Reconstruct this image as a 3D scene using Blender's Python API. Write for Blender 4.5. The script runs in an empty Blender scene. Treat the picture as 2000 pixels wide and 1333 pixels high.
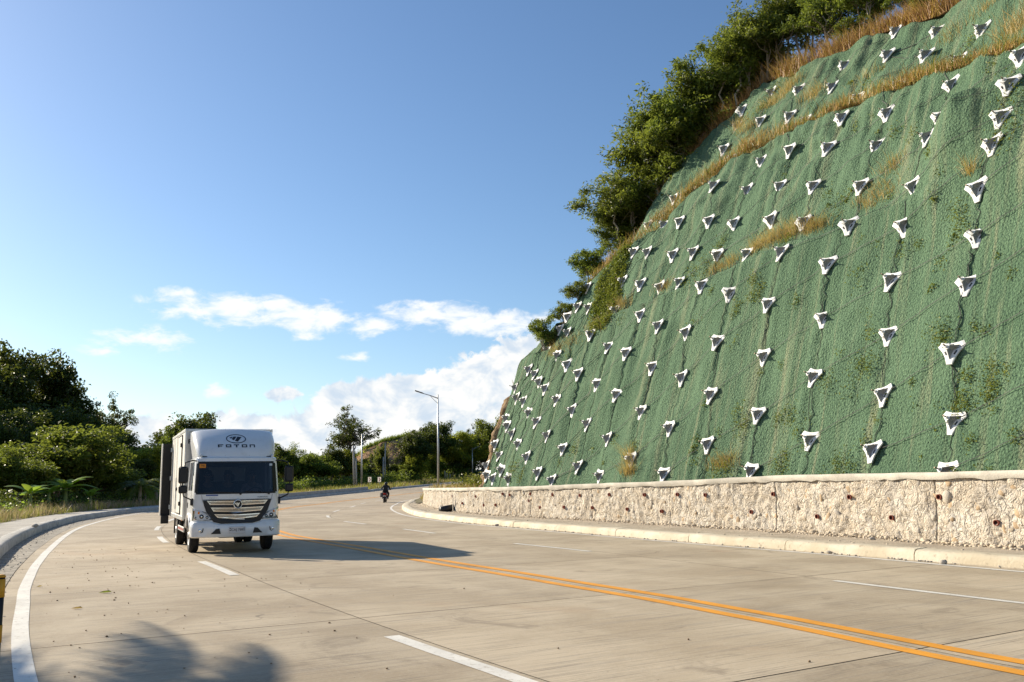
import bpy, math, random
import numpy as np
from mathutils import Vector, Matrix

scene = bpy.context.scene
COL = scene.collection
R = math.radians

# ------------------------------------------------------------------ camera
F_PX, HC, ROLL = 1750.0, 940.88, -0.0169            # focal length in px (2000 px wide), eye-level row, roll
CH = 1.470                                          # eye height above the road
_n = np.array([ROLL * F_PX, F_PX, HC - 666.5]); _n /= np.linalg.norm(_n)
_f = np.array([0, 0, 1.0]) - _n * _n[2]; _f /= np.linalg.norm(_f)
_r = np.cross(_n, _f); _r = _r if _r[0] > 0 else -_r
cam_data = bpy.data.cameras.new("camera")
cam = bpy.data.objects.new("camera", cam_data); COL.objects.link(cam)
cam_data.sensor_width = 36.0
cam_data.lens = F_PX / 2000.0 * 36.0
cam_data.clip_end = 6000.0
cam.matrix_world = Matrix(((_r[0], _r[1], -_r[2], 0), (_f[0], _f[1], -_f[2], 0), (_n[0], _n[1], -_n[2], CH), (0, 0, 0, 1)))
scene.camera = cam

# ------------------------------------------------------------------ light
SUN = Vector((-0.865, 0.50, 0.477)).normalized()
SUN_EL = math.asin(SUN.z)
SUN_AZ = math.atan2(SUN.x, SUN.y)
sd = bpy.data.lights.new("sun", 'SUN'); sd.energy = 5.0; sd.angle = R(0.55); sd.color = (1.0, 0.885, 0.70)
so = bpy.data.objects.new("sun", sd); COL.objects.link(so)
so.rotation_euler = SUN.to_track_quat('Z', 'Y').to_euler()
so.location = SUN * 60

vs = scene.view_settings
vs.view_transform = 'Standard'; vs.look = 'None'; vs.gamma = 1.0; vs.exposure = 0.73
vs.use_curve_mapping = False

def ray(x, y):
    """direction (world) of the photograph's pixel x, y (2000 x 1333)"""
    d = np.array([(x - 1000) / F_PX, (666.5 - y) / F_PX, 1.0])
    return np.array([d @ _r, d @ _f, d @ _n])

# ---- sky: Nishita daylight with cumulus low over the horizon
SKY_STRENGTH = 0.090
world = bpy.data.worlds.new("World"); scene.world = world; world.use_nodes = True
wt = world.node_tree; wt.nodes.clear()
def wn(t, **kw):
    nd = wt.nodes.new(t)
    for k, v in kw.items(): setattr(nd, k, v)
    return nd
def wmath(op, a, b=None, c=None, clamp=False):
    nd = wn('ShaderNodeMath', operation=op, use_clamp=clamp)
    for i, v in enumerate((a, b, c)):
        if v is None: continue
        if isinstance(v, (int, float)): nd.inputs[i].default_value = v
        else: wt.links.new(v, nd.inputs[i])
    return nd.outputs[0]
def wmix(fac, a, b):
    nd = wn('ShaderNodeMix', data_type='RGBA')
    for sock, v in ((nd.inputs[0], fac), (nd.inputs[6], a), (nd.inputs[7], b)):
        if isinstance(v, (int, float)): sock.default_value = v
        elif isinstance(v, tuple): sock.default_value = (*v, 1)
        else: wt.links.new(v, sock)
    return nd.outputs[2]
sky = wn('ShaderNodeTexSky', sky_type='NISHITA', sun_disc=False)
sky.sun_elevation = SUN_EL; sky.sun_rotation = SUN_AZ
sky.altitude = 0; sky.air_density = 1.0; sky.dust_density = 0.55; sky.ozone_density = 3.4
tc = wn('ShaderNodeTexCoord')
sep = wn('ShaderNodeSeparateXYZ'); wt.links.new(tc.outputs['Generated'], sep.inputs[0])
az = wmath('ARCTAN2', sep.outputs[0], sep.outputs[1])
el = wmath('ARCSINE', sep.outputs[2])
ae = wn('ShaderNodeCombineXYZ'); wt.links.new(az, ae.inputs[0]); wt.links.new(el, ae.inputs[1])
def wnoise(scale, detail, rough, stretch, dist=0.0):
    mp = wn('ShaderNodeMapping'); mp.inputs['Scale'].default_value = stretch
    wt.links.new(ae.outputs[0], mp.inputs['Vector'])
    nz = wn('ShaderNodeTexNoise'); nz.inputs['Scale'].default_value = scale; nz.inputs['Detail'].default_value = detail
    nz.inputs['Roughness'].default_value = rough; nz.inputs['Distortion'].default_value = dist
    wt.links.new(mp.outputs[0], nz.inputs['Vector'])
    return nz.outputs[0]
# each cloud: where it stands in the sky and how wide / tall it is (as seen in the photograph, in px)
CLOUD_WISP = [(350, 572, 40, 10, .7), (480, 598, 130, 20, .95), (610, 622, 120, 22, .95), (720, 638, 60, 20, .9), (370, 608, 70, 16, .7), (450, 632, 50, 14, .6),
              (850, 614, 110, 20, .95), (960, 630, 100, 22, .95), (1045, 622, 60, 15, .7), (290, 662, 75, 20, .75), (200, 686, 60, 8, .55), (110, 686, 40, 5, .4),
              (600, 660, 24, 12, .6), (700, 700, 38, 10, .55), (430, 766, 24, 13, .55), (330, 765, 20, 5, .3), (760, 600, 30, 9, .5)]
CLOUD_CUM = [(1015, 720, 60, 52, 1.15), (1055, 690, 38, 34, 1.1), (940, 745, 70, 45, 1.15), (850, 775, 90, 45, 1.1), (760, 775, 85, 38, 1.05), (680, 800, 90, 45, 1.05), (880, 845, 240, 62, 1.15),
             (620, 855, 120, 48, 1.05), (500, 845, 90, 34, .95), (300, 845, 55, 28, .95), (560, 772, 70, 14, .6), (1150, 760, 130, 90, 1.15), (1400, 800, 220, 90, 1.0), (400, 880, 200, 35, .9)]
def blob_field(lst):
    tot = None
    for (x, y, rx, ry, s) in lst:
        d = ray(x, y); d = d / np.linalg.norm(d)
        a0, e0 = math.atan2(d[0], d[1]), math.asin(d[2])
        mp = wn('ShaderNodeMapping', vector_type='TEXTURE')
        mp.inputs['Location'].default_value = (a0, e0, 0); mp.inputs['Scale'].default_value = (rx / F_PX * 1.75, ry / F_PX * 1.75, 1)
        wt.links.new(ae.outputs[0], mp.inputs['Vector'])
        gr = wn('ShaderNodeTexGradient', gradient_type='QUADRATIC_SPHERE')
        wt.links.new(mp.outputs[0], gr.inputs[0])
        v = wmath('MULTIPLY', wmath('POWER', gr.outputs['Fac'], 0.5), s)
        tot = v if tot is None else wmath('MAXIMUM', tot, v)
    return tot
# elsewhere round the horizon the same kind of clouds carry on
band = wmath('MULTIPLY', wmath('SUBTRACT', 1.0, wmath('ABSOLUTE', wmath('MULTIPLY', wmath('SUBTRACT', el, 0.09), 7.0)), None, True), 0.62)
away = wmath('MULTIPLY', wmath('SUBTRACT', wmath('ABSOLUTE', az), 0.62), 4.0, None, True)
band = wmath('MULTIPLY', band, away)
n_w = wnoise(26, 5, .62, (1.0, 2.2, 1), .3)
n_c = wnoise(34, 5, .6, (1.0, 1.25, 1), .4)
b_w = blob_field(CLOUD_WISP)
f_w = wmath('ADD', b_w, wmath('MULTIPLY', wmath('SUBTRACT', n_w, .5), 1.9))
b_c = wmath('MAXIMUM', blob_field(CLOUD_CUM), band)
f_c = wmath('ADD', b_c, wmath('MULTIPLY', wmath('SUBTRACT', n_c, .5), 1.25))
def wrange(v, a, b, c, d):
    nd = wn('ShaderNodeMapRange', interpolation_type='SMOOTHSTEP')
    wt.links.new(v, nd.inputs[0])
    for i, q in enumerate((a, b, c, d)): nd.inputs[i + 1].default_value = q
    return nd.outputs[0]
m_w = wmath('MULTIPLY', wrange(f_w, .20, .80, 0, .92), wrange(b_w, .02, .2, 0, 1))
m_c = wmath('MULTIPLY', wrange(f_c, .31, .50, 0, .98), wrange(b_c, .02, .2, 0, 1))
shade = wrange(wnoise(20, 4, .6, (1.0, 1.4, 1), .3), .36, .60, 0, 1)
K = 1.0 / SKY_STRENGTH
c_c = wmix(shade, (.40 * K, .465 * K, .54 * K), (.63 * K, .625 * K, .61 * K))
c_w = (.64 * K, .645 * K, .645 * K)
hsv_w = wn('ShaderNodeHueSaturation'); hsv_w.inputs['Saturation'].default_value = 1.06; hsv_w.inputs['Value'].default_value = 1.0; wt.links.new(sky.outputs[0], hsv_w.inputs['Color'])
col = wmix(m_w, hsv_w.outputs[0], c_w)
col = wmix(m_c, col, c_c)
bg = wn('ShaderNodeBackground'); bg.inputs['Strength'].default_value = SKY_STRENGTH
wt.links.new(col, bg.inputs['Color'])
out = wn('ShaderNodeOutputWorld'); wt.links.new(bg.outputs[0], out.inputs['Surface'])
world.cycles.sampling_method = 'MANUAL'; world.cycles.sample_map_resolution = 256
scene.cycles.max_bounces = 5; scene.cycles.transparent_max_bounces = 12
scene.cycles.use_adaptive_sampling = True

# ------------------------------------------------------------------ helpers
def tag(o, label=None, cat=None, group=None, kind=None):
    if label: o["label"] = label
    if cat: o["category"] = cat
    if group: o["group"] = group
    if kind: o["kind"] = kind
    return o
def empty(name, loc=(0, 0, 0), rz=0.0):
    o = bpy.data.objects.new(name, None); COL.objects.link(o)
    o.location = loc; o.rotation_euler = (0, 0, rz); o.empty_display_size = 0.2
    return o
def link(name, me, parent=None, loc=None, rot=None):
    o = bpy.data.objects.new(name, me); COL.objects.link(o)
    if parent is not None: o.parent = parent
    if loc is not None: o.location = loc
    if rot is not None: o.rotation_euler = rot
    return o
def mesh_np(name, V, faces, mat=None, smooth=False, uv=None):
    """V (N,3); faces: list of int arrays (M,k)"""
    me = bpy.data.meshes.new(name)
    V = np.asarray(V, np.float32)
    me.vertices.add(len(V)); me.vertices.foreach_set("co", V.ravel())
    faces = [np.asarray(f, np.int32) for f in faces if len(f)]
    loops = np.concatenate([f.ravel() for f in faces])
    tot = np.concatenate([np.full(len(f), f.shape[1], np.int32) for f in faces])
    start = np.concatenate([[0], np.cumsum(tot)[:-1]]).astype(np.int32)
    me.loops.add(len(loops)); me.loops.foreach_set("vertex_index", loops)
    me.polygons.add(len(tot)); me.polygons.foreach_set("loop_start", start); me.polygons.foreach_set("loop_total", tot)
    if smooth: me.polygons.foreach_set("use_smooth", np.ones(len(tot), bool))
    me.update(calc_edges=True); me.validate()
    if uv is not None:
        l = me.uv_layers.new(name="UVMap"); l.data.foreach_set("uv", np.asarray(uv, np.float32)[loops].ravel())
    if mat is not None: me.materials.append(mat)
    return me
class MB:
    """collects shapes; build() links them as one mesh object"""
    def __init__(s): s.v = []; s.f = []
    def add(s, verts, faces):
        o = len(s.v); s.v += [tuple(p) for p in verts]; s.f += [tuple(i + o for i in f) for f in faces]; return s
    def box(s, x0, x1, y0, y1, z0, z1, b=0.0):
        if b <= 0:
            v = [(x, y, z) for z in (z0, z1) for y in (y0, y1) for x in (x0, x1)]
            return s.add(v, [(0, 2, 3, 1), (4, 5, 7, 6), (0, 1, 5, 4), (2, 6, 7, 3), (0, 4, 6, 2), (1, 3, 7, 5)])
        # chamfered box
        ring = lambda z, i: [(x0 + b + i, y0 + i, z), (x1 - b - i, y0 + i, z), (x1 - i, y0 + b + i, z), (x1 - i, y1 - b - i, z), (x1 - b - i, y1 - i, z), (x0 + b + i, y1 - i, z), (x0 + i, y1 - b - i, z), (x0 + i, y0 + b + i, z)]
        return s.loft([ring(z0, b * .6), ring(z0 + b, 0), ring(z1 - b, 0), ring(z1, b * .6)])
    def loft(s, rings, cap=True, closed=True):
        n = len(rings[0]); v = [p for r in rings for p in r]; f = []
        for i in range(len(rings) - 1):
            for j in range(n if closed else n - 1):
                k = (j + 1) % n; f.append((i * n + j, i * n + k, (i + 1) * n + k, (i + 1) * n + j))
        if cap: f.append(tuple(reversed(range(n)))); f.append(tuple(range((len(rings) - 1) * n, len(rings) * n)))
        return s.add(v, f)
    def tube(s, pts, r, n=6, cap=True):
        pts = [Vector(p) for p in pts]; rr = r if isinstance(r, (list, tuple)) else [r] * len(pts)
        rings = []; up = Vector((0, 0, 1)); prev = None
        for i, p in enumerate(pts):
            t = (pts[min(i + 1, len(pts) - 1)] - pts[max(i - 1, 0)])
            t = t.normalized() if t.length > 1e-9 else Vector((0, 0, 1))
            if prev is None: prev = t.orthogonal().normalized()
            a = (prev - t * prev.dot(t)); a = a.normalized() if a.length > 1e-6 else t.orthogonal().normalized()
            prev = a; b = t.cross(a)
            rings.append([p + (a * math.cos(2 * math.pi * k / n) + b * math.sin(2 * math.pi * k / n)) * rr[i] for k in range(n)])
        return s.loft(rings, cap)
    def cyl(s, p0, p1, r0, r1=None, n=12): return s.tube([p0, p1], [r0, r1 if r1 is not None else r0], n)
    def prism(s, poly, axis_fn, d0, d1):
        """poly list of (a,b); axis_fn(a,b,d)->xyz; extruded from d0 to d1"""
        return s.loft([[axis_fn(a, b, d0) for a, b in poly], [axis_fn(a, b, d1) for a, b in poly]])
    def lathe(s, prof, o, ax, n=24):
        """prof list of (radius, along); o origin, ax unit axis"""
        o = Vector(o); ax = Vector(ax).normalized(); a = ax.orthogonal().normalized(); b = ax.cross(a)
        rings = [[o + ax * h + (a * math.cos(2 * math.pi * k / n) + b * math.sin(2 * math.pi * k / n)) * r for k in range(n)] for r, h in prof]
        return s.loft(rings)
    def mesh(s, name, mat=None, smooth=False):
        me = bpy.data.meshes.new(name); me.from_pydata([tuple(p) for p in s.v], [], s.f)
        if smooth: me.polygons.foreach_set("use_smooth", np.ones(len(me.polygons), bool))
        me.update()
        if mat: me.materials.append(mat)
        return me
    def build(s, name, mat=None, parent=None, smooth=False, loc=None, rot=None):
        return link(name, s.mesh(name, mat, smooth), parent, loc, rot)
def bevel(o, w=.01, seg=2):
    m = o.modifiers.new("bevel", 'BEVEL'); m.width = w; m.segments = seg; m.limit_method = 'ANGLE'; m.angle_limit = R(35); return o
def copy_tree(o, parent=None):
    c = o.copy(); COL.objects.link(c); c.parent = parent
    for ch in list(o.children): copy_tree(ch, c)
    return c

def vnoise(P, seed=0):
    """smooth value noise in [-1,1] for points P (N,3)"""
    P = np.asarray(P, np.float64); shp = P.shape[:-1]; P = P.reshape(-1, 3); i = np.floor(P).astype(np.int64); f = P - i; f = f * f * (3 - 2 * f)
    def h(ix, iy, iz):
        k = (ix * 374761393 + iy * 668265263 + iz * 2147483647 + seed * 974711) & 0xffffffff
        k = ((k ^ (k >> 13)) * 1274126177) & 0xffffffff; k = (k ^ (k >> 16)) & 0xffff
        return k / 32767.5 - 1.0
    r = 0
    for dx in (0, 1):
        for dy in (0, 1):
            for dz in (0, 1):
                w = (f[:, 0] if dx else 1 - f[:, 0]) * (f[:, 1] if dy else 1 - f[:, 1]) * (f[:, 2] if dz else 1 - f[:, 2])
                r = r + w * h(i[:, 0] + dx, i[:, 1] + dy, i[:, 2] + dz)
    return r.reshape(shp)
def fbm(P, seed=0, octv=3):
    a, t = 1.0, 0
    P = np.asarray(P, float)
    for k in range(octv): t = t + a * vnoise(P * (2 ** k), seed + 17 * k); a *= .5
    return t

# ------------------------------------------------------------------ materials
class NT:
    def __init__(s, name):
        s.m = bpy.data.materials.new(name); s.m.use_nodes = True; s.t = s.m.node_tree
        s.b = s.t.nodes["Principled BSDF"]; s.o = s.t.nodes["Material Output"]
    def n(s, t, **kw):
        nd = s.t.nodes.new(t)
        for k, v in kw.items(): setattr(nd, k, v)
        return nd
    def put(s, sock, v):
        if isinstance(v, (int, float)): sock.default_value = v
        elif isinstance(v, (tuple, list)):
            sock.default_value = (*v, 1) if len(v) == 3 and len(sock.default_value) == 4 else v
        else: s.t.links.new(v, sock)
    def coord(s, kind='Object', scale=(1, 1, 1)):
        c = s.n('ShaderNodeTexCoord'); mp = s.n('ShaderNodeMapping'); mp.inputs['Scale'].default_value = scale
        s.t.links.new(c.outputs[kind], mp.inputs['Vector']); return mp.outputs[0]
    def noise(s, vec, scale, detail=4, rough=.55, dist=0.0):
        nd = s.n('ShaderNodeTexNoise'); s.put(nd.inputs['Vector'], vec); nd.inputs['Scale'].default_value = scale
        nd.inputs['Detail'].default_value = detail; nd.inputs['Roughness'].default_value = rough; nd.inputs['Distortion'].default_value = dist
        return nd.outputs[0]
    def vor(s, vec, scale, feature='F1'):
        nd = s.n('ShaderNodeTexVoronoi', feature=feature); s.put(nd.inputs['Vector'], vec); nd.inputs['Scale'].default_value = scale
        return nd.outputs[0]
    def ramp(s, v, a, b, c=0.0, d=1.0, smooth=True):
        nd = s.n('ShaderNodeMapRange'); nd.interpolation_type = 'SMOOTHSTEP' if smooth else 'LINEAR'
        s.put(nd.inputs[0], v)
        for i, q in enumerate((a, b, c, d)): nd.inputs[i + 1].default_value = q
        return nd.outputs[0]
    def math(s, op, a, b=0.0):
        nd = s.n('ShaderNodeMath', operation=op); s.put(nd.inputs[0], a); s.put(nd.inputs[1], b); return nd.outputs[0]
    def mix(s, f, a, b, blend='MIX'):
        nd = s.n('ShaderNodeMix', data_type='RGBA', blend_type=blend); s.put(nd.inputs[0], f); s.put(nd.inputs[6], a); s.put(nd.inputs[7], b); return nd.outputs[2]
    def bump(s, h, strength, dist=.02):
        nd = s.n('ShaderNodeBump'); nd.inputs['Strength'].default_value = strength; nd.inputs['Distance'].default_value = dist
        s.put(nd.inputs['Height'], h); s.t.links.new(nd.outputs[0], s.b.inputs['Normal'])
    def set(s, **kw):
        for k, v in kw.items(): s.put(s.b.inputs[k], v)
        return s
MATS = {}
def plain(name, c, rough=.6, metal=0.0, var=.12, scale=3.0, bump=0.0, bscale=40.0, spec=.4, coat=0.0, emit=None):
    if name in MATS: return MATS[name]
    t = NT(name); v = t.coord('Object')
    f = t.ramp(t.noise(v, scale, 5, .6), .3, .7)
    dark = tuple(max(0, x * (1 - var)) for x in c); lite = tuple(min(1, x * (1 + var)) for x in c)
    t.set(**{'Base Color': t.mix(f, dark, lite), 'Roughness': rough, 'Metallic': metal, 'Specular IOR Level': spec, 'Coat Weight': coat})
    if bump: t.bump(t.noise(v, bscale, 4, .6), bump)
    MATS[name] = t.m; return t.m
def leafmat(name, c1, c2, trans=.35, rough=.5, patch=.25):
    t = NT(name); g = t.n('ShaderNodeNewGeometry'); v = t.coord('Object')
    rnd = t.math('ADD', t.math('MULTIPLY', g.outputs['Random Per Island'], .65), t.math('MULTIPLY', t.ramp(t.noise(v, patch * 2.2, 2, .5), .35, .65), .35))
    oi = t.n('ShaderNodeObjectInfo')
    c = t.mix(rnd, c1, c2)
    hsv = t.n('ShaderNodeHueSaturation'); t.put(hsv.inputs['Color'], c)
    t.put(hsv.inputs['Value'], t.ramp(oi.outputs['Random'], 0, 1, .82, 1.2, False)); t.put(hsv.inputs['Hue'], t.ramp(oi.outputs['Random'], 0, 1, .485, .515, False))
    t.set(**{'Base Color': hsv.outputs[0], 'Roughness': rough, 'Specular IOR Level': .35})
    tr = t.n('ShaderNodeBsdfTranslucent'); t.put(tr.inputs['Color'], t.mix(.35, hsv.outputs[0], (.55, .62, .08), 'MIX'))
    ms = t.n('ShaderNodeMixShader'); ms.inputs[0].default_value = trans
    t.t.links.new(t.b.outputs[0], ms.inputs[1]); t.t.links.new(tr.outputs[0], ms.inputs[2]); t.t.links.new(ms.outputs[0], t.o.inputs['Surface'])
    MATS[name] = t.m; return t.m

M_BLACK = plain("black_plastic", (.012, .012, .013), .45, var=.2)
M_STEEL = plain("galvanised_steel", (.52, .53, .53), .42, .75, .10, 6)
M_WIRE = plain("dark_cable", (.035, .035, .035), .6)
M_BARK = plain("bark", (.17, .13, .095), .9, var=.35, scale=6, bump=.5, bscale=20)
M_BARKPALE = plain("pale_bark", (.34, .30, .24), .9, var=.25, scale=6)
M_CONC = plain("concrete", (.36, .34, .30), .85, var=.18, scale=2, bump=.3, bscale=35)
M_SOIL = plain("soil", (.20, .135, .075), .95, var=.3, scale=1.5, bump=.5, bscale=12)
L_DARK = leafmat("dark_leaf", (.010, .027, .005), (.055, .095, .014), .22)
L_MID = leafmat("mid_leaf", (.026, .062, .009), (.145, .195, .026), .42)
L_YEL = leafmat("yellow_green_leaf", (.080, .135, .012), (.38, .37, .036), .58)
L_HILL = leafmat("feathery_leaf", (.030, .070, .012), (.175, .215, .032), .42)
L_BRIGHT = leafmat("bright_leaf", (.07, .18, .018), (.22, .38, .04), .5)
L_DRY = leafmat("dry_grass_blade", (.30, .150, .040), (.66, .43, .155), .30)
L_PALEDRY = leafmat("pale_dry_blade", (.30, .17, .06), (.60, .42, .19), .25)
L_PINK = leafmat("pink_plume_blade", (.30, .17, .12), (.52, .36, .27), .3)
L_GRASS = leafmat("verge_grass_blade", (.07, .10, .015), (.30, .27, .05), .35)
L_WEED = leafmat("weed_leaf", (.05, .10, .012), (.22, .22, .035), .3)

# ------------------------------------------------------------------ layout: a wide bend, polar about its centre
CX, CY, R0 = 123.614, 81.861, 141.0
def gz(Y):
    u = np.clip(np.asarray(Y, float) - 80, 0, None)
    return np.where(u < 70, .0003 * u * u, 1.47 + .042 * (u - 70))
def PT(th, off, z=0.0):
    """th degrees along the bend (rises away from the camera), off metres out from the centre line"""
    th = np.radians(th); rr = R0 + np.asarray(off, float)
    X = CX - rr * np.cos(th); Y = CY + rr * np.sin(th)
    return np.stack([X, Y, np.asarray(z, float) + gz(Y)], -1)
def pol(X, Y): return math.degrees(math.atan2(Y - CY, -(X - CX))), math.hypot(X - CX, Y - CY) - R0
_G = np.linspace(-44, 40, 1681)
def table(pts, s=14):
    p = np.array(pts, float); y = np.interp(_G, p[:, 0], p[:, 1]); k = np.exp(-np.linspace(-2, 2, 2 * s + 1) ** 2); k /= k.sum()
    y = np.convolve(np.pad(y, s, 'edge'), k, 'valid')
    return lambda th: np.interp(th, _G, y)
L_CENTRE = table([(-40, .3), (-32, .2), (-31, -.15), (-30, -.36), (-28.4, -.33), (-25.4, -.1), (-22.8, .4), (-17, .6), (-9.3, -.7), (-4.5, -2), (8, -2.3), (30, -2.3)])
L_INDASH = table([(-40, -3.2), (-31.2, -3.24), (-30, -3.5), (-27.2, -3.8), (-25.8, -3.61), (-23.5, -3.56), (-22.3, -3.5), (-20.4, -3.2), (-19.1, -2.9), (-17, -2.85), (-15.9, -3.05), (-9.1, -4.97), (0, -5.5), (30, -5.5)])
L_INEDGE = table([(-40, -6.4), (-30.4, -6.5), (-29, -6.8), (-26.6, -6.75), (-24, -6.6), (-21, -6.2), (-17.4, -6.3), (-13.8, -6.85), (-7, -7.9), (6, -8.2), (30, -8.2)])
L_INKERB = table([(-40, -6.95), (-30, -6.98), (-28, -7.08), (-25.8, -7.0), (-24.2, -6.95), (-21.3, -6.6), (-18, -6.6), (-12.8, -7.6), (-7, -8.7), (6, -9), (30, -9)])
L_WALL = table([(-40, -9.5), (-31, -9.7), (-29.5, -9.95), (-28.6, -10.3), (-27.8, -10.6), (-26.2, -11.0), (-24.2, -10.8), (-22.2, -10.45), (-20.3, -9.9), (-19.1, -9.4), (-16.9, -9.0), (-9.1, -9.6), (0, -10)])
L_WALLTOP = table([(-40, 1.55), (-29.6, 1.52), (-26.2, 1.51), (-24.1, 1.40), (-22.3, 1.35), (-20.4, 1.27), (-18.8, 1.24), (-11, 1.15), (0, 1.1)])
L_OUTDASH = table([(-40, 3.5), (-26.9, 3.51), (-26.1, 3.6), (-22.8, 3.84), (-20, 4.03), (-9, 3.9), (0, 1.5), (10, 1.8), (30, 2)])
L_OUTEDGE = table([(-40, 6.7), (-30, 6.65), (-25, 6.53), (-22.6, 6.55), (-18.3, 6.9), (-12.6, 7.2), (-8.6, 7.3), (0, 5), (10, 5.6), (30, 6)])
L_OUTKERB = table([(-40, 7.2), (-24.9, 7.35), (-21, 7.7), (-15.3, 8.3), (-11.6, 8.2), (-8.6, 7.9), (0, 5.6), (10, 6.3), (17, 7), (30, 7)])
gz_raw = gz
def gz(Y): return np.minimum(gz_raw(Y), 4.4)
def strip(name, ths, offA, offB, zA, zB, mat, parent=None, n_across=1, uv=True, jitter=0.0, kind=None):
    """sheet between two curves that follow the bend"""
    ths = np.asarray(ths, float); V = []; U = []
    for j in range(n_across + 1):
        f = j / n_across; o = offA * (1 - f) + offB * f; z = zA * (1 - f) + zB * f
        V.append(PT(ths, o, z)); U.append(np.stack([np.radians(ths) * R0, o], -1))
    V = np.concatenate(V); U = np.concatenate(U); n = len(ths)
    if jitter: V[:, 2] += jitter * vnoise(V * 3.1, 3)
    q = [(j * n + i, j * n + i + 1, (j + 1) * n + i + 1, (j + 1) * n + i) for j in range(n_across) for i in range(n - 1)]
    q = np.array(q)
    if np.mean(np.broadcast_to(offB - offA, ths.shape)) > 0: q = q[:, ::-1]
    q = q[:, ::-1] if _down(V, q) else q
    me = mesh_np(name, V, [q], mat, True, U)
    o = link(name, me, parent)
    if kind: o["kind"] = kind
    return o
def _down(V, q):
    a, b, c = V[q[0][0]], V[q[0][1]], V[q[0][2]]
    return np.cross(b - a, c - a)[2] < 0

# ------------------------------------------------------------------ ground sheet to the horizon
tg = NT("ground_soil"); v = tg.coord('Object')
f1 = tg.ramp(tg.noise(v, .25, 6, .6), .35, .65)
f2 = tg.ramp(tg.noise(v, 3.0, 5, .65), .3, .7)
tg.set(**{'Base Color': tg.mix(f2, tg.mix(f1, (.045, .055, .018), (.10, .085, .035)), (.13, .11, .05)), 'Roughness': .95}); tg.bump(tg.noise(v, 9, 4, .6), .6, .1)
th_g = np.concatenate([np.arange(-180, -44, 6.0), np.arange(-44, 40, 1.0), np.arange(40, 180.1, 6.0)])
of_g = np.concatenate([[-140.9, -110, -80, -60, -45, -35, -25, -20, -15, -11.5, -10.2, -9.3, -7.6], np.arange(-6.9, 9.5, 2.05), [10.6, 11.6, 13, 16, 20, 26, 34, 45, 60, 80, 110, 160, 260, 500, 1000, 2500, 5000]])
V = []
for o in of_g:
    p = PT(th_g, np.full_like(th_g, o), 0.0)
    inside = (o > -11) & (o < 9.5)
    z = np.full_like(th_g, -.30 if inside else .06)
    if o > 10:
        t = np.clip((o - 20) / 50, 0, 1); lf = np.clip((-2 - th_g) / 8, 0, 1) * np.clip((th_g + 60) / 15, 0, 1)
        z = z + lf * 7.5 * t * t * (3 - 2 * t)
        z = z + .25 * vnoise(p * .2, 5) * np.clip((o - 12) / 10, 0, 1)
    p[:, 2] = gz(p[:, 1]) + z; V.append(p)
V = np.concatenate(V); n = len(th_g)
q = np.array([(j * n + i, (j + 1) * n + i, (j + 1) * n + i + 1, j * n + i + 1) for j in range(len(of_g) - 1) for i in range(n - 1)])
if _down(V, q[len(q) // 2:]): q = q[:, ::-1]
ground = link("ground", mesh_np("ground", V, [q], tg.m, True)); ground["kind"] = "structure"
def ground_z(th, off):
    t = np.clip((off - 20) / 50, 0, 1); lf = np.clip((-2 - th) / 8, 0, 1) * np.clip((th + 60) / 15, 0, 1)
    return .06 + lf * 7.5 * t * t * (3 - 2 * t) if off > 10 else .06

# ------------------------------------------------------------------ road: concrete slabs with sawn joints
tr = NT("road_concrete"); uv = tr.coord('UV'); oi = tr.n('ShaderNodeObjectInfo')
tine = tr.noise(tr.coord('UV', (52, .8, 1)), 1.0, 4, .68, .15)        # brushed lines across the lane
tine2 = tr.noise(tr.coord('UV', (9, .55, 1)), 1.0, 3, .6, .3)
blot = tr.noise(uv, .55, 6, .62, .4)
fine = tr.noise(uv, 26, 4, .7)
pit = tr.ramp(tr.vor(uv, 8.0), .03, .075, 1, 0)
pitm = tr.math('MULTIPLY', pit, tr.ramp(tr.noise(uv, 1.4, 3, .6), .48, .62))
c = tr.mix(tr.ramp(blot, .33, .68), (.350, .280, .192), (.475, .395, .285))
c = tr.mix(tr.ramp(tine2, .52, .75, 0, .45), c, (.25, .222, .185))
c = tr.mix(tr.ramp(tine, .52, .64, 0, .62), c, (.155, .135, .110))
c = tr.mix(tr.ramp(fine, .50, .72, 0, .30), c, (.52, .47, .385))
dirt = tr.ramp(tr.noise(uv, .9, 7, .7, 1.2), .56, .70, 0, .55)
c = tr.mix(dirt, c, (.205, .165, .12))
rust = tr.ramp(tr.noise(uv, .42, 4, .6, .5), .60, .74, 0, .45)
c = tr.mix(rust, c, (.40, .29, .19))
c = tr.mix(pitm, c, (.05, .045, .04))
# faint hairline cracks
vd = tr.n('ShaderNodeTexVoronoi', feature='DISTANCE_TO_EDGE'); nz_ = tr.n('ShaderNodeTexNoise'); tr.put(nz_.inputs['Vector'], uv); nz_.inputs['Scale'].default_value = 1.3
mxv = tr.n('ShaderNodeVectorMath', operation='ADD'); tr.put(mxv.inputs[0], uv); tr.put(mxv.inputs[1], nz_.outputs['Color']); tr.put(vd.inputs['Vector'], mxv.outputs[0]); vd.inputs['Scale'].default_value = .22
crack = tr.math('MULTIPLY', tr.ramp(vd.outputs[0], .0012, .0035, 1, 0), tr.ramp(tr.noise(uv, .35, 2, .5), .60, .66, 0, .55))
c = tr.mix(crack, c, (.06, .055, .05))
hs = tr.n('ShaderNodeHueSaturation'); tr.put(hs.inputs['Color'], c); tr.put(hs.inputs['Value'], tr.ramp(oi.outputs['Random'], 0, 1, .90, 1.10, False))
tr.set(**{'Base Color': hs.outputs[0], 'Roughness': .82, 'Specular IOR Level': .3})
hgt = tr.math('ADD', tr.math('MULTIPLY', tine, .7), tr.math('MULTIPLY', fine, .5)); hgt = tr.math('SUBTRACT', hgt, pitm)
tr.bump(hgt, .55, .010)
M_ROAD = tr.m
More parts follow.
